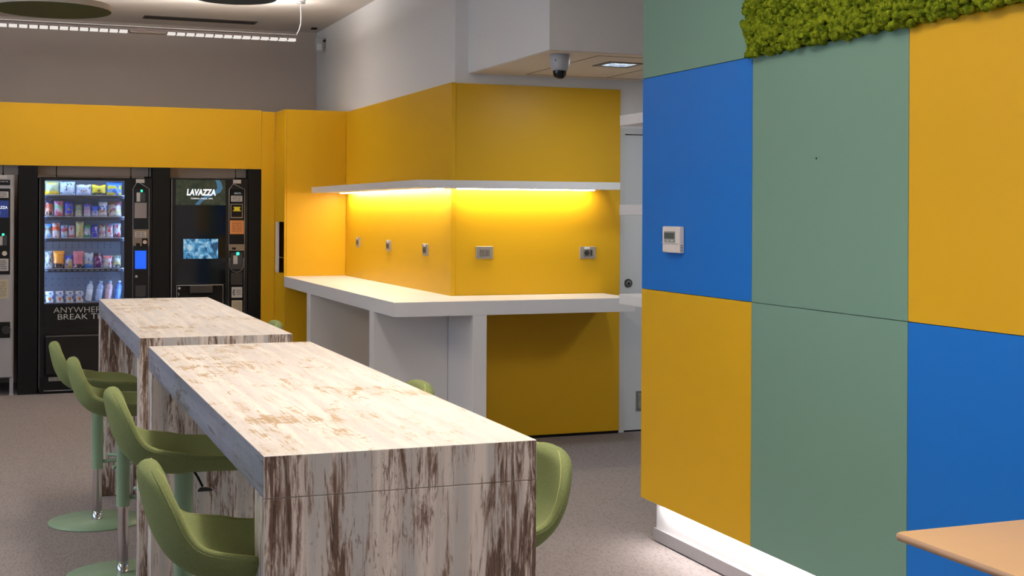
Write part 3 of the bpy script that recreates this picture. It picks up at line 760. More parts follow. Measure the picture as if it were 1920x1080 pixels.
# door frame
bm = BM()
for q in ((.279, .3225, 0, .03, .012, zt), (.977, 1.209, 0, .03, .012, zt), (.3225, .977, 0, .03, 1.829, zt), (.3225, .977, 0, .03, .505, .562)):
    box(bm, q[0]-p.x, q[1]-p.x, q[2], q[3], q[4], q[5])
obj('door_frame', bm, BLK, sn)
bm = BM(); box(bm, .3225-p.x, .977-p.x, .012, .016, .762, 1.829); obj('window_glass', bm, glassmat("pane_glass", (.97, .98, 1), .02), sn)
bx('text_panel', .3225, .977, YF+.010, YF+.03, .562, .762, mat('dark_print_panel', (16, 16, 22), .2), sn)
tp = LAST
LET = mat('letter_grey', (172, 174, 170), .5)
textmesh('lettering', 'ANYWHERE', .398, .825, .690, .738, YF+.0095, LET, tp, p, -.012)
textmesh('lettering', 'BREAK TIME', .433, .880, .632, .679, YF+.0095, LET, tp, p, -.005)
bx('drawer', .335, 1.05, YF-.012, YF+.02, .165, .50, mat('drawer_black', (13, 12, 13), .25), sn, .008)
bxc('drawer_edge', .335, 1.05, YF-.016, YF-.012, .487, .50, mat('drawer_grey', (78, 74, 74), .4), LAST)
bx('lower_panel', .279, 1.209, YF-.002, YF+.03, .012, .145, BLKM, sn)
lp = LAST
bm = BM()
for k in range(10): box(bm, .362+k*.0095-p.x, .367+k*.0095-p.x, -.005, -.002, .108, .142)
obj('vent', bm, mat('vent_white', (160, 158, 156), .5), lp)
bxc('kick_strip', .322, 1.15, YF-.006, YF-.002, .024, .030, SILV, lp)
bx('edge_trim', .279, .284, YF-.004, YF+.002, .05, zt-.01, mat('edge_grey', (90, 90, 96), .4), sn)
# trays
for i, (r, row) in enumerate(zip(RAILS, ROWS)):
    z = (row[0][2]+row[-1][2])/2
    bm = BM(); box(bm, .304-p.x, .984-p.x, .055, .48, z-.006, z-.001); ty = obj('tray', bm, LIN, sn)
    bm = BM(); box(bm, .304-p.x, .984-p.x, .046, .055, z-.030, z+.0005); tr = obj('tray_front', bm, mat('tray_dark', (36, 40, 56), .35), ty)
    bm = BM(); box(bm, .304-p.x, .984-p.x, .0445, .0462, z-.003, z+.001); obj('tray_edge', bm, mat('tray_light', (180, 190, 215), .3, metal=.3), ty)
    if i == 3:
        bm = BM()
        for k in range(14): box(bm, .33+k*.046-p.x, .355+k*.046-p.x, .045, .0458, z-.02, z-.012)
        obj('price_labels', bm, mat('price_white', (120, 125, 140), .5), ty)
# light strips inside
COOL = emitmat('led_cool', (.44, .65, 1), 38)
bm = BM(); box(bm, .9800-p.x, .9845-p.x, .032, .044, .78, 1.81); obj('light_tube', bm, COOL, sn)
bm = BM(); box(bm, .3055-p.x, .3145-p.x, .032, .044, .78, 1.81); obj('light_tube', bm, emitmat('led_cool_soft', (.44, .65, 1), 38), sn)
bm = BM(); box(bm, .33-p.x, .95-p.x, .032, .044, 1.832, 1.838); obj('light_tube', bm, COOL, sn)
# control column
S = SN
chevron(S['strip'], 1.085, 1.825, 1.762, .3, YF-.004, .0022, SILV, sn)
cp = bx('control_panel', 1.052, 1.183, YF-.004, YF+.001, .3, 1.76, BLKG, sn)
flat('sticker', S['sticker'], YF, WLAB, sn, .002); 
flat('indicator_light', S['led'], YF-.004, LEDG, cp, .003, sub=True)
flat('card_reader', S['reader'], YF-.004, DGREY, cp, .012, sub=True); flat('reader_label', S['reader_label'], YF-.004, WLAB, cp, .002, sub=True)
flat('plate', S['plate'], YF-.004, mat('grey_plate', (128, 120, 122), .5), cp, .003, sub=True)
flat('metal_plate', S['metal'], YF-.004, BMET, cp, .004, sub=True); flat('instruction_label', S['metal_label'], YF-.008, WLAB, cp, .002, sub=True)
flat('coin_slot', S['coin_cup'], YF-.008, BLKM, cp, .002, sub=True); flat('coin_housing', S['knob_panel'], YF-.008, BLKM, cp, .003, sub=True)
bm = BM(); disc_y(bm, 1.150-p.x, 1.295, -.018, -.011, .017); o = obj('coin_knob', bm, mat('knob_pale', (200, 188, 176), .4), cp)
SCR = mat('screen_blue', (20, 80, 215), .3, emit=1.1)
flat('touch_screen', S['screen'], YF-.004, SCR, cp, .003, sub=True)
flat('lock_housing', S['lower'], YF-.004, BLK, cp, .003, sub=True); flat('return_flap', S['flap'], YF-.007, mat('flap_grey', (52, 50, 52), .35), cp, .004, sub=True)
bm = BM(); disc_y(bm, 1.080-p.x, .996, -.012, -.006, .011); obj('lock', bm, SILV, cp)
lines('small_print', S['metal_label'], YF-.0101, 3, PRINT, cp, origin=p); 
bm = BM(); tube(bm, [(1.036-p.x, .07, zt), (1.036-p.x, .07, zt+.02), (1.036-p.x, .07, zt+.095)], [.010, .004, .003], 8); obj('antenna', bm, BLKM, sn)
bm = BM(); tube(bm, [(.418-p.x, .08, zt), (.420-p.x, .09, zt+.10), (.424-p.x, .10, 2.1)], .004, 8); obj('power_cable', bm, BLKM, sn)
bm = BM(); tube(bm, [(1.188-p.x, .08, zt), (1.192-p.x, .09, zt+.09), (1.195-p.x, .10, 2.1)], .004, 8); obj('power_cable', bm, BLKM, sn)

# ---- packs
def packmat(name, cols, blob, seed):
    sat = lambda c: tuple(max(0, min(255, (sum(c)/3+(v-sum(c)/3)*1.25)*.86)) for v in c)
    cols = [sat(c) for c in cols]; blob = sat(blob)
    m = bpy.data.materials.new(name); m.use_nodes = True
    nt = m.node_tree; b = nt.nodes['Principled BSDF']; b.inputs['Roughness'].default_value = .45; L = nt.links.new
    tc = nt.nodes.new('ShaderNodeTexCoord'); sp = nt.nodes.new('ShaderNodeSeparateXYZ'); L(tc.outputs['Generated'], sp.inputs[0])
    n = nt.nodes.new('ShaderNodeTexNoise'); n.inputs['Scale'].default_value = 4; n.inputs['Detail'].default_value = 2
    mp = nt.nodes.new('ShaderNodeMapping'); mp.inputs['Location'].default_value = (seed*3.1, 0, seed*1.3); L(tc.outputs['Generated'], mp.inputs[0]); L(mp.outputs[0], n.inputs['Vector'])
    a = nt.nodes.new('ShaderNodeMath'); a.operation = 'MULTIPLY_ADD'; a.inputs[1].default_value = .35; L(n.outputs['Fac'], a.inputs[0]); L(sp.outputs['Z'], a.inputs[2])
    s_ = nt.nodes.new('ShaderNodeMath'); s_.operation = 'SUBTRACT'; s_.inputs[1].default_value = .17; L(a.outputs[0], s_.inputs[0])
    cr = nt.nodes.new('ShaderNodeValToRGB'); cr.color_ramp.interpolation = 'CONSTANT'
    k = len(cols); cr.color_ramp.elements[0].color = lin(cols[0]); cr.color_ramp.elements[1].color = lin(cols[1]); cr.color_ramp.elements[1].position = 1/k
    for i in range(2, k): e = cr.color_ramp.elements.new(i/k); e.color = lin(cols[i])
    L(s_.outputs[0], cr.inputs[0])
    n2 = nt.nodes.new('ShaderNodeTexNoise'); n2.inputs['Scale'].default_value = 3.2; n2.inputs['Detail'].default_value = 4; L(mp.outputs[0], n2.inputs['Vector'])
    r = nt.nodes.new('ShaderNodeMapRange'); r.inputs['From Min'].default_value = .56; r.inputs['From Max'].default_value = .60; L(n2.outputs['Fac'], r.inputs[0])
    x = nt.nodes.new('ShaderNodeMix'); x.data_type = 'RGBA'; L(r.outputs[0], x.inputs['Factor']); L(cr.outputs[0], x.inputs['A']); x.inputs['B'].default_value = lin(blob)
    L(x.outputs['Result'], b.inputs['Base Color']); return m
def pack_mesh(w, h, t):
    bm = BM(); NX, NZ = 14, 18; G = {}
    for s in (-1, 1):
        for i in range(NX+1):
            for j in range(NZ+1):
                u = -1+2*i/NX; v = j/NZ
                env = max(0, 1-abs(u)**2.6)*max(0, 1-abs(2*v-.9)**5)**.8 if abs(2*v-.9) < 1 else 0
                seal = v > .93 or v < .05
                th = 0.0012 if seal or i in (0, NX) else .0012+t/2*env
                wv = w/2*(1+.03*math.sin(v*9)-.05*env*0)
                if .06 < v < .92: wv *= .955
                z = h*v+(.002*math.sin(u*18) if v > .97 else 0)
                y = s*th+.0012*math.sin(u*5+v*7)*env
                G[s, i, j] = bm.verts.new((u*wv, y, z))
    for s in (-1, 1):
        for i in range(NX):
            for j in range(NZ):
                f = bm.faces.new((G[s, i, j], G[s, i+1, j], G[s, i+1, j+1], G[s, i, j+1])); f.smooth = True
    for j in range(NZ):
        for i in (0, NX): bm.faces.new((G[-1, i, j], G[1, i, j], G[1, i, j+1], G[-1, i, j+1]))
    for i in range(NX):
        for j in (0, NZ): bm.faces.new((G[-1, i, j], G[1, i, j], G[1, i+1, j], G[-1, i+1, j]))
    return bm
W_ = (215, 218, 225)
PK = [
 [('crisp_packet', 'pale green and yellow crisp packet at the left end of the top row', [(215, 180, 20), (170, 178, 140), (175, 182, 150), (190, 190, 150)], (225, 185, 20)),
  ('crisp_packet', 'white crisp packet with dark lettering, second in the top row', [(190, 205, 225), (215, 222, 235), (215, 222, 235), (200, 212, 232)], (60, 66, 90)),
  ('crisp_packet', 'white and brown snack packet in the middle of the top row', [(190, 200, 225), (215, 220, 235), (200, 205, 225), (215, 220, 235)], (140, 90, 60)),
  ('crisp_packet', 'bright yellow snack packet with a purple oval in the top row', [(60, 70, 20), (225, 200, 20), (222, 200, 30), (228, 205, 25)], (90, 50, 90)),
  ('crisp_packet', 'blue and yellow striped crisp packet at the right end of the top row', [(200, 180, 50), (120, 150, 195), (205, 190, 70), (70, 120, 200)], (60, 110, 190))],
 [('snack_bag', 'black and red snack bag at the left end of the second row', [(35, 35, 50), (150, 60, 50), (160, 80, 60), (45, 45, 80)], (190, 150, 120)),
  ('snack_bag', 'pink and white snack bag in the second row', [(170, 110, 125), (215, 205, 220), (150, 190, 160), (215, 160, 195)], (180, 60, 90)),
  ('snack_bag', 'royal blue snack bag with a biscuit picture in the second row', [(130, 110, 120), (60, 70, 190), (40, 70, 200), (30, 60, 200)], (150, 120, 90)),
  ('snack_bag', 'narrow grey-green snack bag in the second row', [(200, 200, 195), (150, 165, 150), (120, 145, 130), (90, 110, 100)], (190, 180, 170)),
  ('snack_bag', 'blue and lilac snack bag in the second row', [(200, 205, 230), (190, 170, 210), (150, 150, 200), (30, 90, 200)], (200, 120, 160)),
  ('snack_bag', 'short blue snack bag in the second row', [(200, 205, 225), (150, 150, 190), (25, 80, 195), (25, 80, 195)], (40, 100, 210)),
  ('snack_bag', 'white-topped sky blue snack bag in the second row', [(215, 215, 225), (170, 140, 130), (20, 110, 210), (215, 225, 240)], (230, 235, 245)),
  ('snack_bag', 'wide cream and brown snack bag at the right end of the second row', [(205, 200, 190), (200, 190, 150), (190, 185, 190), (120, 85, 60)], (130, 70, 110))],
 [('snack_bar', 'light blue snack bar with brown picture at the left end of the third row', [(120, 160, 200), (150, 160, 170), (120, 100, 80), (90, 150, 210)], (170, 130, 90)),
  ('snack_bar', 'white and orange snack bar in the third row', [(215, 210, 220), (215, 205, 210), (215, 90, 30), (225, 220, 225)], (220, 90, 40)),
  ('snack_bar', 'white, blue and red snack bar in the third row', [(180, 200, 230), (210, 215, 230), (170, 50, 80), (180, 200, 230)], (70, 80, 130)),
  ('snack_bar', 'lilac-white snack bar with a red picture in the third row', [(190, 120, 130), (205, 200, 225), (215, 215, 235), (190, 185, 210)], (160, 60, 70)),
  ('snack_bar', 'tall cream coloured snack bar in the third row', [(205, 195, 150), (205, 210, 160), (210, 215, 160), (220, 220, 185)], (200, 150, 90)),
  ('snack_bar', 'white and green snack bar in the third row', [(60, 160, 90), (215, 225, 240), (180, 190, 215), (60, 150, 50)], (70, 110, 190)),
  ('snack_bar', 'indigo snack bar in the third row', [(70, 70, 190), (60, 60, 180), (75, 75, 200), (60, 60, 180)], (200, 200, 230)),
  ('snack_bar', 'beige and purple snack bar in the third row', [(215, 205, 210), (180, 130, 170), (210, 200, 205), (180, 160, 140)], (110, 40, 100)),
  ('snack_bar', 'white and red snack bar in the third row, second from the right end', [(215, 220, 235), (215, 222, 240), (205, 215, 235), (120, 170, 215)], (215, 50, 40)),
  ('snack_bar', 'red, white and black snack bar at the right end of the third row', [(60, 60, 80), (205, 215, 235), (205, 215, 235), (190, 205, 230)], (190, 30, 40))],
 [('biscuit_pack', 'grey-white snack pack at the left end of the fourth row', [(190, 195, 200), (170, 175, 180), (190, 190, 195), (150, 155, 165)], (90, 90, 95)),
  ('biscuit_pack', 'bright orange snack pack in the fourth row', [(60, 50, 60), (225, 150, 60), (225, 150, 50), (230, 160, 60)], (235, 190, 120)),
  ('biscuit_pack', 'white and gold snack pack in the fourth row', [(190, 160, 90), (200, 185, 150), (215, 220, 235), (60, 80, 190)], (60, 90, 190)),
  ('biscuit_pack', 'pink snack pack in the fourth row', [(70, 60, 80), (220, 140, 160), (215, 140, 160), (225, 150, 170)], (235, 200, 210)),
  ('biscuit_pack', 'white and pale blue snack pack in the fourth row', [(40, 110, 200), (210, 205, 190), (205, 215, 235), (215, 225, 240)], (110, 150, 215)),
  ('biscuit_pack', 'dark purple snack pack in the fourth row', [(90, 40, 100), (120, 50, 120), (120, 50, 110), (60, 25, 60)], (205, 190, 215)),
  ('biscuit_pack', 'white snack pack with red print in the fourth row', [(200, 205, 215), (215, 218, 225), (215, 215, 225), (210, 150, 160)], (190, 50, 60)),
  ('biscuit_pack', 'dark green and white snack pack at the right end of the fourth row', [(60, 70, 60), (180, 170, 120), (190, 195, 200), (90, 105, 100)], (210, 215, 220))]]
G_ = ['crisp packets in the top row of the snack machine', 'snack bags in the second row of the snack machine', 'snack bars in the third row of the snack machine', 'snack packs in the fourth row of the snack machine']
coil = None
for i, row in enumerate(PK):
    zb = (ROWS[i][0][2]+ROWS[i][-1][2])/2
    for j, (nm, lab, cols, blob) in enumerate(row):
        r = ROWS[i][j]; w = r[1]-r[0]; h_ = r[3]-r[2]
        o = obj(nm, pack_mesh(w, h_, min(.045, w*.5)), packmat('print_%d_%d' % (i, j), cols, blob, i*11+j), None, ((r[0]+r[1])/2, 12.10, zb+.0005))
        o.rotation_euler = (-.03, 0, rnd.uniform(-.06, .06))
        tag(o, lab, 'snack', G_[i])
        bm = BM(); rr_ = min(.030, w*.42); cx = (r[0]+r[1])/2-p.x
        tube(bm, [(cx+rr_*math.cos(a), .066+.002*math.sin(a*.5), zb+rr_+.002+rr_*math.sin(a)) for a in [2*PI*k/24 for k in range(24)]], .0012, 5, closed=True)
        obj('spiral_coil', bm, SILV, sn)
# bottom row: cups and bottles
CUPM = packmat('cup_print', [(225, 228, 235), (220, 222, 232), (190, 205, 235), (225, 230, 240)], (70, 80, 150), 4)
zb = (ROWS[4][0][2]+ROWS[4][-1][2])/2
for j, lab in enumerate(('white dessert carton with an orange dot, leftmost in the bottom row', 'white dessert carton with an orange dot, second in the bottom row', 'white dessert carton with an orange dot, third in the bottom row', 'white dessert carton with an orange dot, next to the bottles')):
    r = ROWS[4][j]; t = thing('dessert_carton', lab, 'carton', ((r[0]+r[1])/2, 12.10, zb+.0005), 'cartons in the bottom row of the snack machine')
    bm = BM(); w = .034; w2 = .029
    vs = [bm.verts.new((sx*a, sy*.03, z)) for a, z in ((w2, 0), (w, .095)) for sx, sy in ((-1, -1), (1, -1), (1, 1), (-1, 1))]
    bm.faces.new(vs[0:4][::-1]); bm.faces.new(vs[4:8])
    for k in range(4): bm.faces.new((vs[k], vs[(k+1) % 4], vs[4+(k+1) % 4], vs[4+k]))
    obj('carton_body', bm, CUPM, t)
    bm = BM(); disc_y(bm, 0, .033, -.033, -.0295, .013, 20); obj('picture', bm, mat('caramel', (190, 110, 60), .4), t)
    bm = BM(); box(bm, -.03, .03, -.034, -.0301, .001, .008); obj('base_label', bm, WLAB, t)
BOT = [((200, 212, 235), 'clear drink bottle with white label, leftmost of the bottles'), ((165, 190, 240), 'clear drink bottle with pale blue label, second of the bottles'), ((215, 185, 200), 'drink bottle with pink label in the bottom row'), ((90, 130, 220), 'clear drink bottle with blue label at the right end of the bottom row')]
for j, (c, lab) in enumerate(BOT):
    r = ROWS[4][4+j]; t = thing('drink_bottle', lab, 'bottle', ((r[0]+r[1])/2-.004, 12.10, zb+.004), 'bottles in the bottom row of the snack machine')
    t.rotation_euler = (-.12, .16, 0)
    R_ = .029; bm = BM(); lathe(bm, [(0, 0), (R_*.8, 0), (R_, .008), (R_, .045), (R_*.94, .05), (R_*.94, .105), (R_, .11), (R_, .125), (R_*.75, .145), (R_*.42, .155), (R_*.42, .163), (0, .163)], 24); obj('bottle_body', bm, mat('bottle_pet%d' % j, tuple(int(v*.9) for v in c), .12), t)
    bm = BM(); lathe(bm, [(R_*.945, .052), (R_*.97, .053), (R_*.97, .102), (R_*.945, .103)], 24); obj('bottle_label', bm, mat('bottle_lab%d' % j, c, .4), t)
    bm = BM(); lathe(bm, [(0, .178), (R_*.45, .178), (R_*.48, .176), (R_*.48, .162), (0, .162)], 20); obj('cap', bm, mat('cap%d' % j, (170, 190, 225), .4), t)

# ---- coffee machine
p = Vector((1.71, YF, 0)); cf = thing('coffee_machine', 'black coffee vending machine with illuminated sign and small screen', 'vending machine', p)
bm = BM(); box(bm, 1.376-p.x, 2.045-p.x, .02, .75, .012, 1.858); box(bm, 1.4-p.x, 2.02-p.x, .05, .7, 0, .012); obj('cabinet', bm, BLK, cf)
bm = BM()
for q in ((1.376, 1.414, 0, .02, .012, 1.858), (1.851, 2.045, 0, .02, .012, 1.858), (1.414, 1.851, 0, .02, 1.848, 1.858), (1.414, 1.851, 0, .02, .012, .56), (1.414, 1.851, 0, .02, .912, .924)):
    box(bm, q[0]-p.x, q[1]-p.x, q[2], q[3], q[4], q[5])
obj('door_frame', bm, BLK, cf)
SG = bpy.data.materials.new('map_sign'); SG.use_nodes = True
nt = SG.node_tree; b = nt.nodes['Principled BSDF']; b.inputs['Roughness'].default_value = .3; L = nt.links.new
tc = nt.nodes.new('ShaderNodeTexCoord'); n1 = nt.nodes.new('ShaderNodeTexNoise'); n1.inputs['Scale'].default_value = 22; n1.inputs['Detail'].default_value = 6
cr = nt.nodes.new('ShaderNodeValToRGB'); cr.color_ramp.elements[0].position = .35; cr.color_ramp.elements[0].color = lin((22, 42, 32)); cr.color_ramp.elements[1].position = .7; cr.color_ramp.elements[1].color = lin((64, 70, 54))
L(tc.outputs['Object'], n1.inputs['Vector']); L(n1.outputs['Fac'], cr.inputs[0])
L(cr.outputs[0], b.inputs['Base Color']); L(cr.outputs[0], b.inputs['Emission Color']); b.inputs['Emission Strength'].default_value = .25
s = CF['sign']; bx('sign_panel', s[0], s[1], YF+.004, YF+.02, s[2], s[3], SG, cf); sg = LAST
# blue river across the sign
bm = BM()
riv = [(1.60, 1.625, .018), (1.63, 1.66, .02), (1.69, 1.70, .03), (1.77, 1.735, .03), (1.80, 1.775, .024), (1.79, 1.82, .022), (1.775, 1.847, .02)]
pv = None
for x, z, w in riv:
    a = bm.verts.new((x-w-p.x, .0034, z)); c = bm.verts.new((x+w-p.x, .0034, z))
    if pv: bm.faces.new((pv[0], pv[1], c, a))
    pv = (a, c)
obj('river', bm, mat('river_blue', (60, 110, 150), .4, emit=.35), sg)
LOGO = emitmat('logo_white', (.95, .97, 1), 1.05)
textmesh('lettering', 'LAVAZZA', 1.508, 1.762, 1.706, 1.765, YF+.0028, LOGO, sg, p, .045, shear=.15)
textmesh('lettering', 'TORINO, ITALIA, 1895', 1.542, 1.735, 1.672, 1.687, YF+.0028, LOGO, sg, p, .01)
bm = BM(); box(bm, 1.414-p.x, 1.851-p.x, .006, .018, .924, s[2]); obj('glass_front', bm, mat('black_glass', (7, 8, 14), .06), cf); gf = LAST
s = CF['screen']
SCM = bpy.data.materials.new('screen_picture'); SCM.use_nodes = True
nt = SCM.node_tree; nt.nodes.clear(); L = nt.links.new; e = nt.nodes.new('ShaderNodeEmission'); o_ = nt.nodes.new('ShaderNodeOutputMaterial')
tc = nt.nodes.new('ShaderNodeTexCoord'); n1 = nt.nodes.new('ShaderNodeTexNoise'); n1.inputs['Scale'].default_value = 12; n1.inputs['Detail'].default_value = 5; n1.inputs['Distortion'].default_value = 1.5
cr = nt.nodes.new('ShaderNodeValToRGB'); cr.color_ramp.elements[0].position = .36; cr.color_ramp.elements[0].color = lin((52, 70, 100)); cr.color_ramp.elements[1].position = .66; cr.color_ramp.elements[1].color = lin((175, 205, 220))
ee = cr.color_ramp.elements.new(.5); ee.color = lin((80, 150, 195))
L(tc.outputs['Object'], n1.inputs['Vector']); L(n1.outputs['Fac'], cr.inputs[0]); L(cr.outputs[0], e.inputs[0]); L(e.outputs[0], o_.inputs[0]); e.inputs[1].default_value = .95
flat('screen', s, YF+.006, SCM, gf, .002, sub=True)
# dispensing bay
bm = BM()
box(bm, 1.414-p.x, 1.851-p.x, .015, .02, .56, .912); obj('bay_back', bm, BLKM, cf)
bm = BM(); box(bm, 1.54-p.x, 1.74-p.x, -.01, .015, .84, .908, .004, 2); obj('spout', bm, mat('spout_grey', (52, 46, 44), .4), cf)
bm = BM(); tube(bm, [(1.425-p.x, -.003, .60), (1.425-p.x, -.003, .911), (1.829-p.x, -.003, .911), (1.829-p.x, -.003, .60)], .003, 8); obj('bay_outline', bm, SILV, cf)
bm = BM(); disc_y(bm, 1.447-p.x, .886, -.008, .015, .017); o = obj('lock', bm, DGREY, cf)
bm = BM(); disc_y(bm, 1.447-p.x, .886, -.012, -.008, .008); obj('lock_cylinder', bm, CHR, o)
bm = BM(); tube(bm, [(1.435-p.x, -.01, .815), (1.445-p.x, -.014, .833), (1.435-p.x, -.01, .85)], .005, 8); obj('hook', bm, CHR, cf)
bx('edge_trim', 1.376, 1.381, YF-.004, YF+.002, .05, 1.85, mat('edge_silver', (150, 150, 158), .35, metal=.5), cf)
S = CF
chevron(S['strip'], 1.917, 1.815, 1.765, .3, YF-.004, .0022, SILV, cf)
cp = bx('control_panel', 1.882, 2.015, YF-.004, YF+.001, .3, 1.765, BLKG, cf)
flat('sticker', S['sticker'], YF, WLAB, cf, .002)
textmesh('lettering', 'NECTA', 1.925, 1.985, 1.722, 1.738, YF-.005, emitmat('necta', (.6, .6, .6), .5), cp, p, .02)
for nm, k, m in (('instruction_label', 'label1', WLAB), ('card_frame', 'card', BMET), ('notice', 'orange', mat('orange_notice', (205, 130, 70), .6)), ('metal_plate', 'metal', BMET), ('coin_housing', 'dark', mat('dark_flap', (40, 36, 36), .35)), ('price_label', 'price', WLAB), ('notice', 'cream', CREAM)):
    flat(nm, S[k], YF-.004, m, cp, .003, sub=True)
flat('card_window', (S['card'][0]+.008, S['card'][1]-.008, S['card'][2]+.01, S['card'][3]-.008), YF-.007, BLKM, cp, .001, sub=True)
y_ = S['yellow']; bm = BM()
vs = [bm.verts.new((x-p.x, -.009, z)) for x, z in ((y_[0], y_[2]), (y_[1], y_[2]), (y_[1]-.016, (y_[2]+y_[3])/2-.004), (y_[1]-.006, y_[3]-.004), (y_[0]+.006, y_[3]-.004), (y_[0]+.016, (y_[2]+y_[3])/2-.004))]
bm.faces.new(vs); obj('yellow_mark', bm, mat('card_yellow', (215, 200, 30), .5), cp)
flat('coin_slot', S['slot'], YF-.007, BLKM, cp, .001, sub=True)
flat('card_reader', (1.897, 2.0, 1.05, 1.2), YF-.004, mat('reader_dark', (44, 40, 42), .35), cp, .006, sub=True)
flat('keypad', S['keyl'], YF-.010, WLAB, cp, .002, sub=True); flat('key_slot', S['keyr'], YF-.010, DGREY, cp, .002, sub=True)
flat('indicator_light', S['led'], YF-.010, LEDG, cp, .004, sub=True)
bm = BM(); tube(bm, [(1.887-p.x, -.01, 1.15), (1.889-p.x, -.01, 1.07), (1.91-p.x, -.01, 1.035), (1.948-p.x, -.01, 1.022), (1.986-p.x, -.01, 1.035), (2.007-p.x, -.01, 1.07), (2.009-p.x, -.01, 1.15)], .003, 6); obj('cable_loop', bm, mat('loop_grey', (120, 116, 116), .4), cp)
textmesh('lettering', '€', 1.913, 1.936, .815, .868, YF-.0075, BLKM, cp, p, .02)
lines('small_print', (1.943, 1.995, .81, .872), YF-.0075, 4, PRINT, cp, origin=p); lines('small_print', S['cream'], YF-.0075, 8, PRINT, cp, origin=p, hh=.25)
lines('small_print', S['orange'], YF-.0075, 5, mat('print_brown', (150, 92, 50), .6), cp, origin=p, margin=.15); lines('small_print', S['label1'], YF-.0075, 3, PRINT, cp, origin=p)
bm = BM(); tube(bm, [(1.947-p.x, .07, 1.858), (1.947-p.x, .07, 1.878), (1.947-p.x, .07, 1.950)], [.010, .004, .003], 8); obj('antenna', bm, BLKM, cf)

# ---- grey machine at the left edge
p = Vector((-.25, YF, 0)); lm = thing('drinks_machine', 'grey hot drinks vending machine cut by the left edge of the photo', 'vending machine', p)
bm = BM(); box(bm, -.58-p.x, .0785-p.x, .012, .72, .1495, 1.867, .004, 2); obj('cabinet', bm, GREYM, lm)
bm = BM(); box(bm, -.58-p.x, .070-p.x, 0, .012, .155, 1.862, .002, 1); obj('door', bm, GREYM, lm); dr = LAST
for x in (-.56, .048):
    bm = BM(); box(bm, x-p.x, x+.030-p.x, .012, .05, .012, .1495); box(bm, x-.003-p.x, x+.033-p.x, .01, .055, 0, .012); obj('leg', bm, GREYM, lm)
S = LM
PB = 'panel'; pn = bx('control_panel', S[PB][0], S[PB][1], YF-.004, YF, S[PB][2], S[PB][3], BLKG, lm, .003)
flat('name_plate', S['toptext'], YF, BLKG, dr, .003, sub=True)
textmesh('lettering', 'Opera', -.075, .030, 1.800, 1.820, YF-.0035, LET, dr, p, .01)
flat('sticker', S['sticker'], YF, WLAB, dr, .002, sub=True)
flat('instruction_label', S['label'], YF-.004, WLAB, pn, .002, sub=True); flat('screen', S['screen'], YF-.004, mat('poster_blue', (30, 50, 120), .3, emit=.35), pn, .002, sub=True)
textmesh('lettering', 'LAVAZZA', -.098, .026, 1.58, 1.603, YF-.0065, LOGO, pn, p, .02)
bm = BM(); lathe(bm, [(0, 1.52), (.010, 1.52), (.015, 1.556), (0, 1.556)], 16, -.045-p.x, -.0065); 
for v_ in bm.verts: v_.co.y = -.0065+(v_.co.y+.0065)*.1
obj('cup_picture', bm, mat('cup_cream', (205, 190, 165), .5), pn)
for nm, k, m, th in (('card_reader', 'reader', DGREY, .01), ('reader_label', 'rlabel', WLAB, .002), ('indicator_light', 'led', LEDG, .003), ('price_label', 'price', WLAB, .002)):
    flat(nm, S[k], YF-.004, m, pn, th, sub=True)
bm = BM(); disc_y(bm, .004-p.x, 1.203, -.012, -.004, .02); obj('coin_knob', bm, mat('knob_pale', 0), pn)
lines('small_print', S['price'], YF-.0062, 5, PRINT, pn, origin=p); lines('small_print', S['label'], YF-.0062, 3, PRINT, pn, origin=p)
flat('notice', S['notice'], YF, CREAM, dr, .001, sub=True); lines('small_print', S['notice'], YF-.0011, 10, PRINT, dr, origin=p, hh=.25)
flat('coin_return', S['coin'], YF, BLKM, dr, .003, sub=True)
bm = BM(); disc_y(bm, .02-p.x, .557, -.012, -.003, .035); obj('return_cup', bm, mat('ret_dark', (44, 42, 44), .3), dr)
bm = BM(); tube(bm, [(-.011-p.x, .07, 1.867), (-.011-p.x, .07, 1.885), (-.011-p.x, .07, 1.950)], [.010, .004, .003], 8); obj('antenna', bm, BLKM, lm)

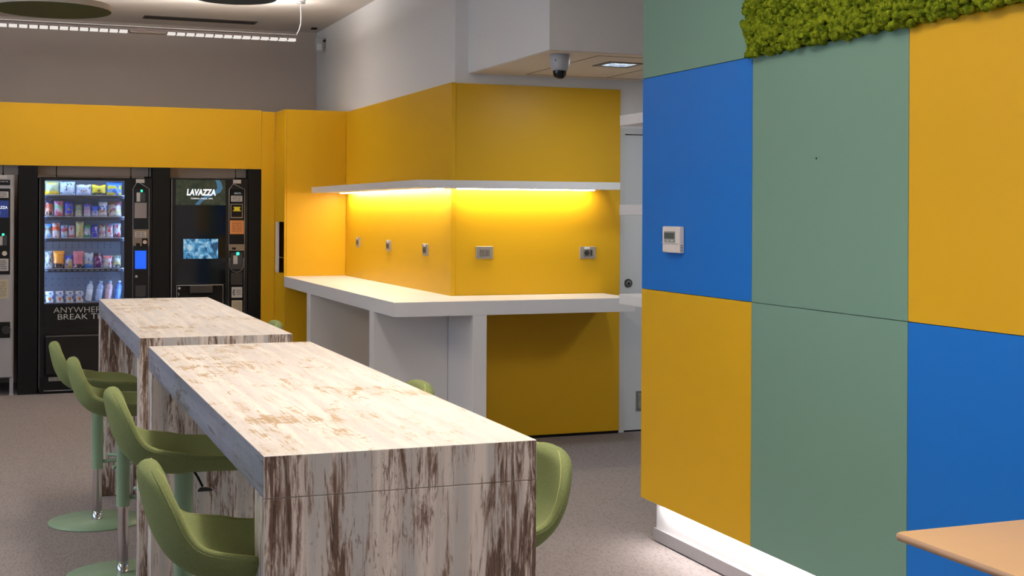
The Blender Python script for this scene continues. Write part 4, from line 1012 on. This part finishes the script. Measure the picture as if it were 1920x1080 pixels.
# ================================================================ LIGHT
def area(name, loc, rot, sx, sy, power, col, spread=180):
    l = bpy.data.lights.new(name, 'AREA'); l.shape = 'RECTANGLE'; l.size = sx; l.size_y = sy; l.energy = power; l.color = col; l.spread = math.radians(spread)
    o = bpy.data.objects.new(name, l); C.objects.link(o); o.location = loc; o.rotation_euler = rot
    return o
area('window_daylight', (-4.95, 5.2, 1.85), (0, -PI/2, 0), 2.0, 7, 100, (.50, .72, 1))
area('ceiling_lamp_near', (1.2, 3.4, 3.0), (0, 0, 0), .25, 3.0, 20, (1, .93, .85), 110)
area('ceiling_lamp_mid', (1.2, 6.9, 3.05), (0, 0, 0), .25, 2.2, 14, (1, .93, .86), 100)
area('ceiling_lamp_left', (-2.2, 6.0, 3.0), (0, 0, 0), .25, 6, 46, (1, .94, .86))
area('added_uplight_near', (1.2, 3.4, 3.06), (PI, 0, 0), .2, 3.0, 90, (1, .96, .91))  # added, unseen: bounces light off the ceiling to brighten the upper walls
area('added_uplight_left', (-2.2, 6.5, 3.06), (PI, 0, 0), .2, 6, 80, (1, .96, .91))  # second added uplight, unseen fill for ceiling and walls on the left
area('pendant_uplight', (.7, 10.9, 3.04), (PI, 0, 0), 3.0, .05, 56, (1, .95, .89))
area('pendant_downlight', (.7, 10.9, 2.97), (0, 0, 0), 3.0, .05, 7, (1, .93, .86))
area('ceiling_lamp_front', (1.3, -1.5, 3.0), (0, 0, 0), 1.8, .25, 45, (1, .96, .91))
area('recessed_lamp', (3.653, 7.66, SZ-.015), (0, 0, 0), .18, .18, 8, (.85, .93, 1))
area('corridor_lamp', (5.4, 5.8, 2.5), (0, 0, 0), .6, .6, 30, (.9, .95, 1))

w = bpy.data.worlds.new('world'); SC.world = w; w.use_nodes = True
w.node_tree.nodes['Background'].inputs[0].default_value = (.75, .85, 1, 1); w.node_tree.nodes['Background'].inputs[1].default_value = .3

# ================================================================ CAMERA
f, yaw, rol = 2487.18, .365546, .005248
fwd = Vector((math.sin(yaw), math.cos(yaw), 0)); right = Vector((math.cos(yaw), -math.sin(yaw), 0)); up = Vector((0, 0, 1))
r3 = right*math.cos(rol)+up*math.sin(rol); u3 = up*math.cos(rol)-right*math.sin(rol)
cam = bpy.data.cameras.new('camera'); co = bpy.data.objects.new('camera', cam); C.objects.link(co)
M_ = Matrix((r3, u3, -fwd)).transposed().to_4x4(); M_.translation = Vector((0, 0, 1.58))
co.matrix_world = M_
cam.sensor_width = 36; cam.lens = 36*f/1920; cam.shift_y = -(540-396.53)/1920; cam.clip_start = .05
SC.camera = co
vs_ = SC.view_settings; vs_.view_transform = 'Standard'; vs_.look = 'None'; vs_.gamma = 1; vs_.use_curve_mapping = False; vs_.exposure = 0
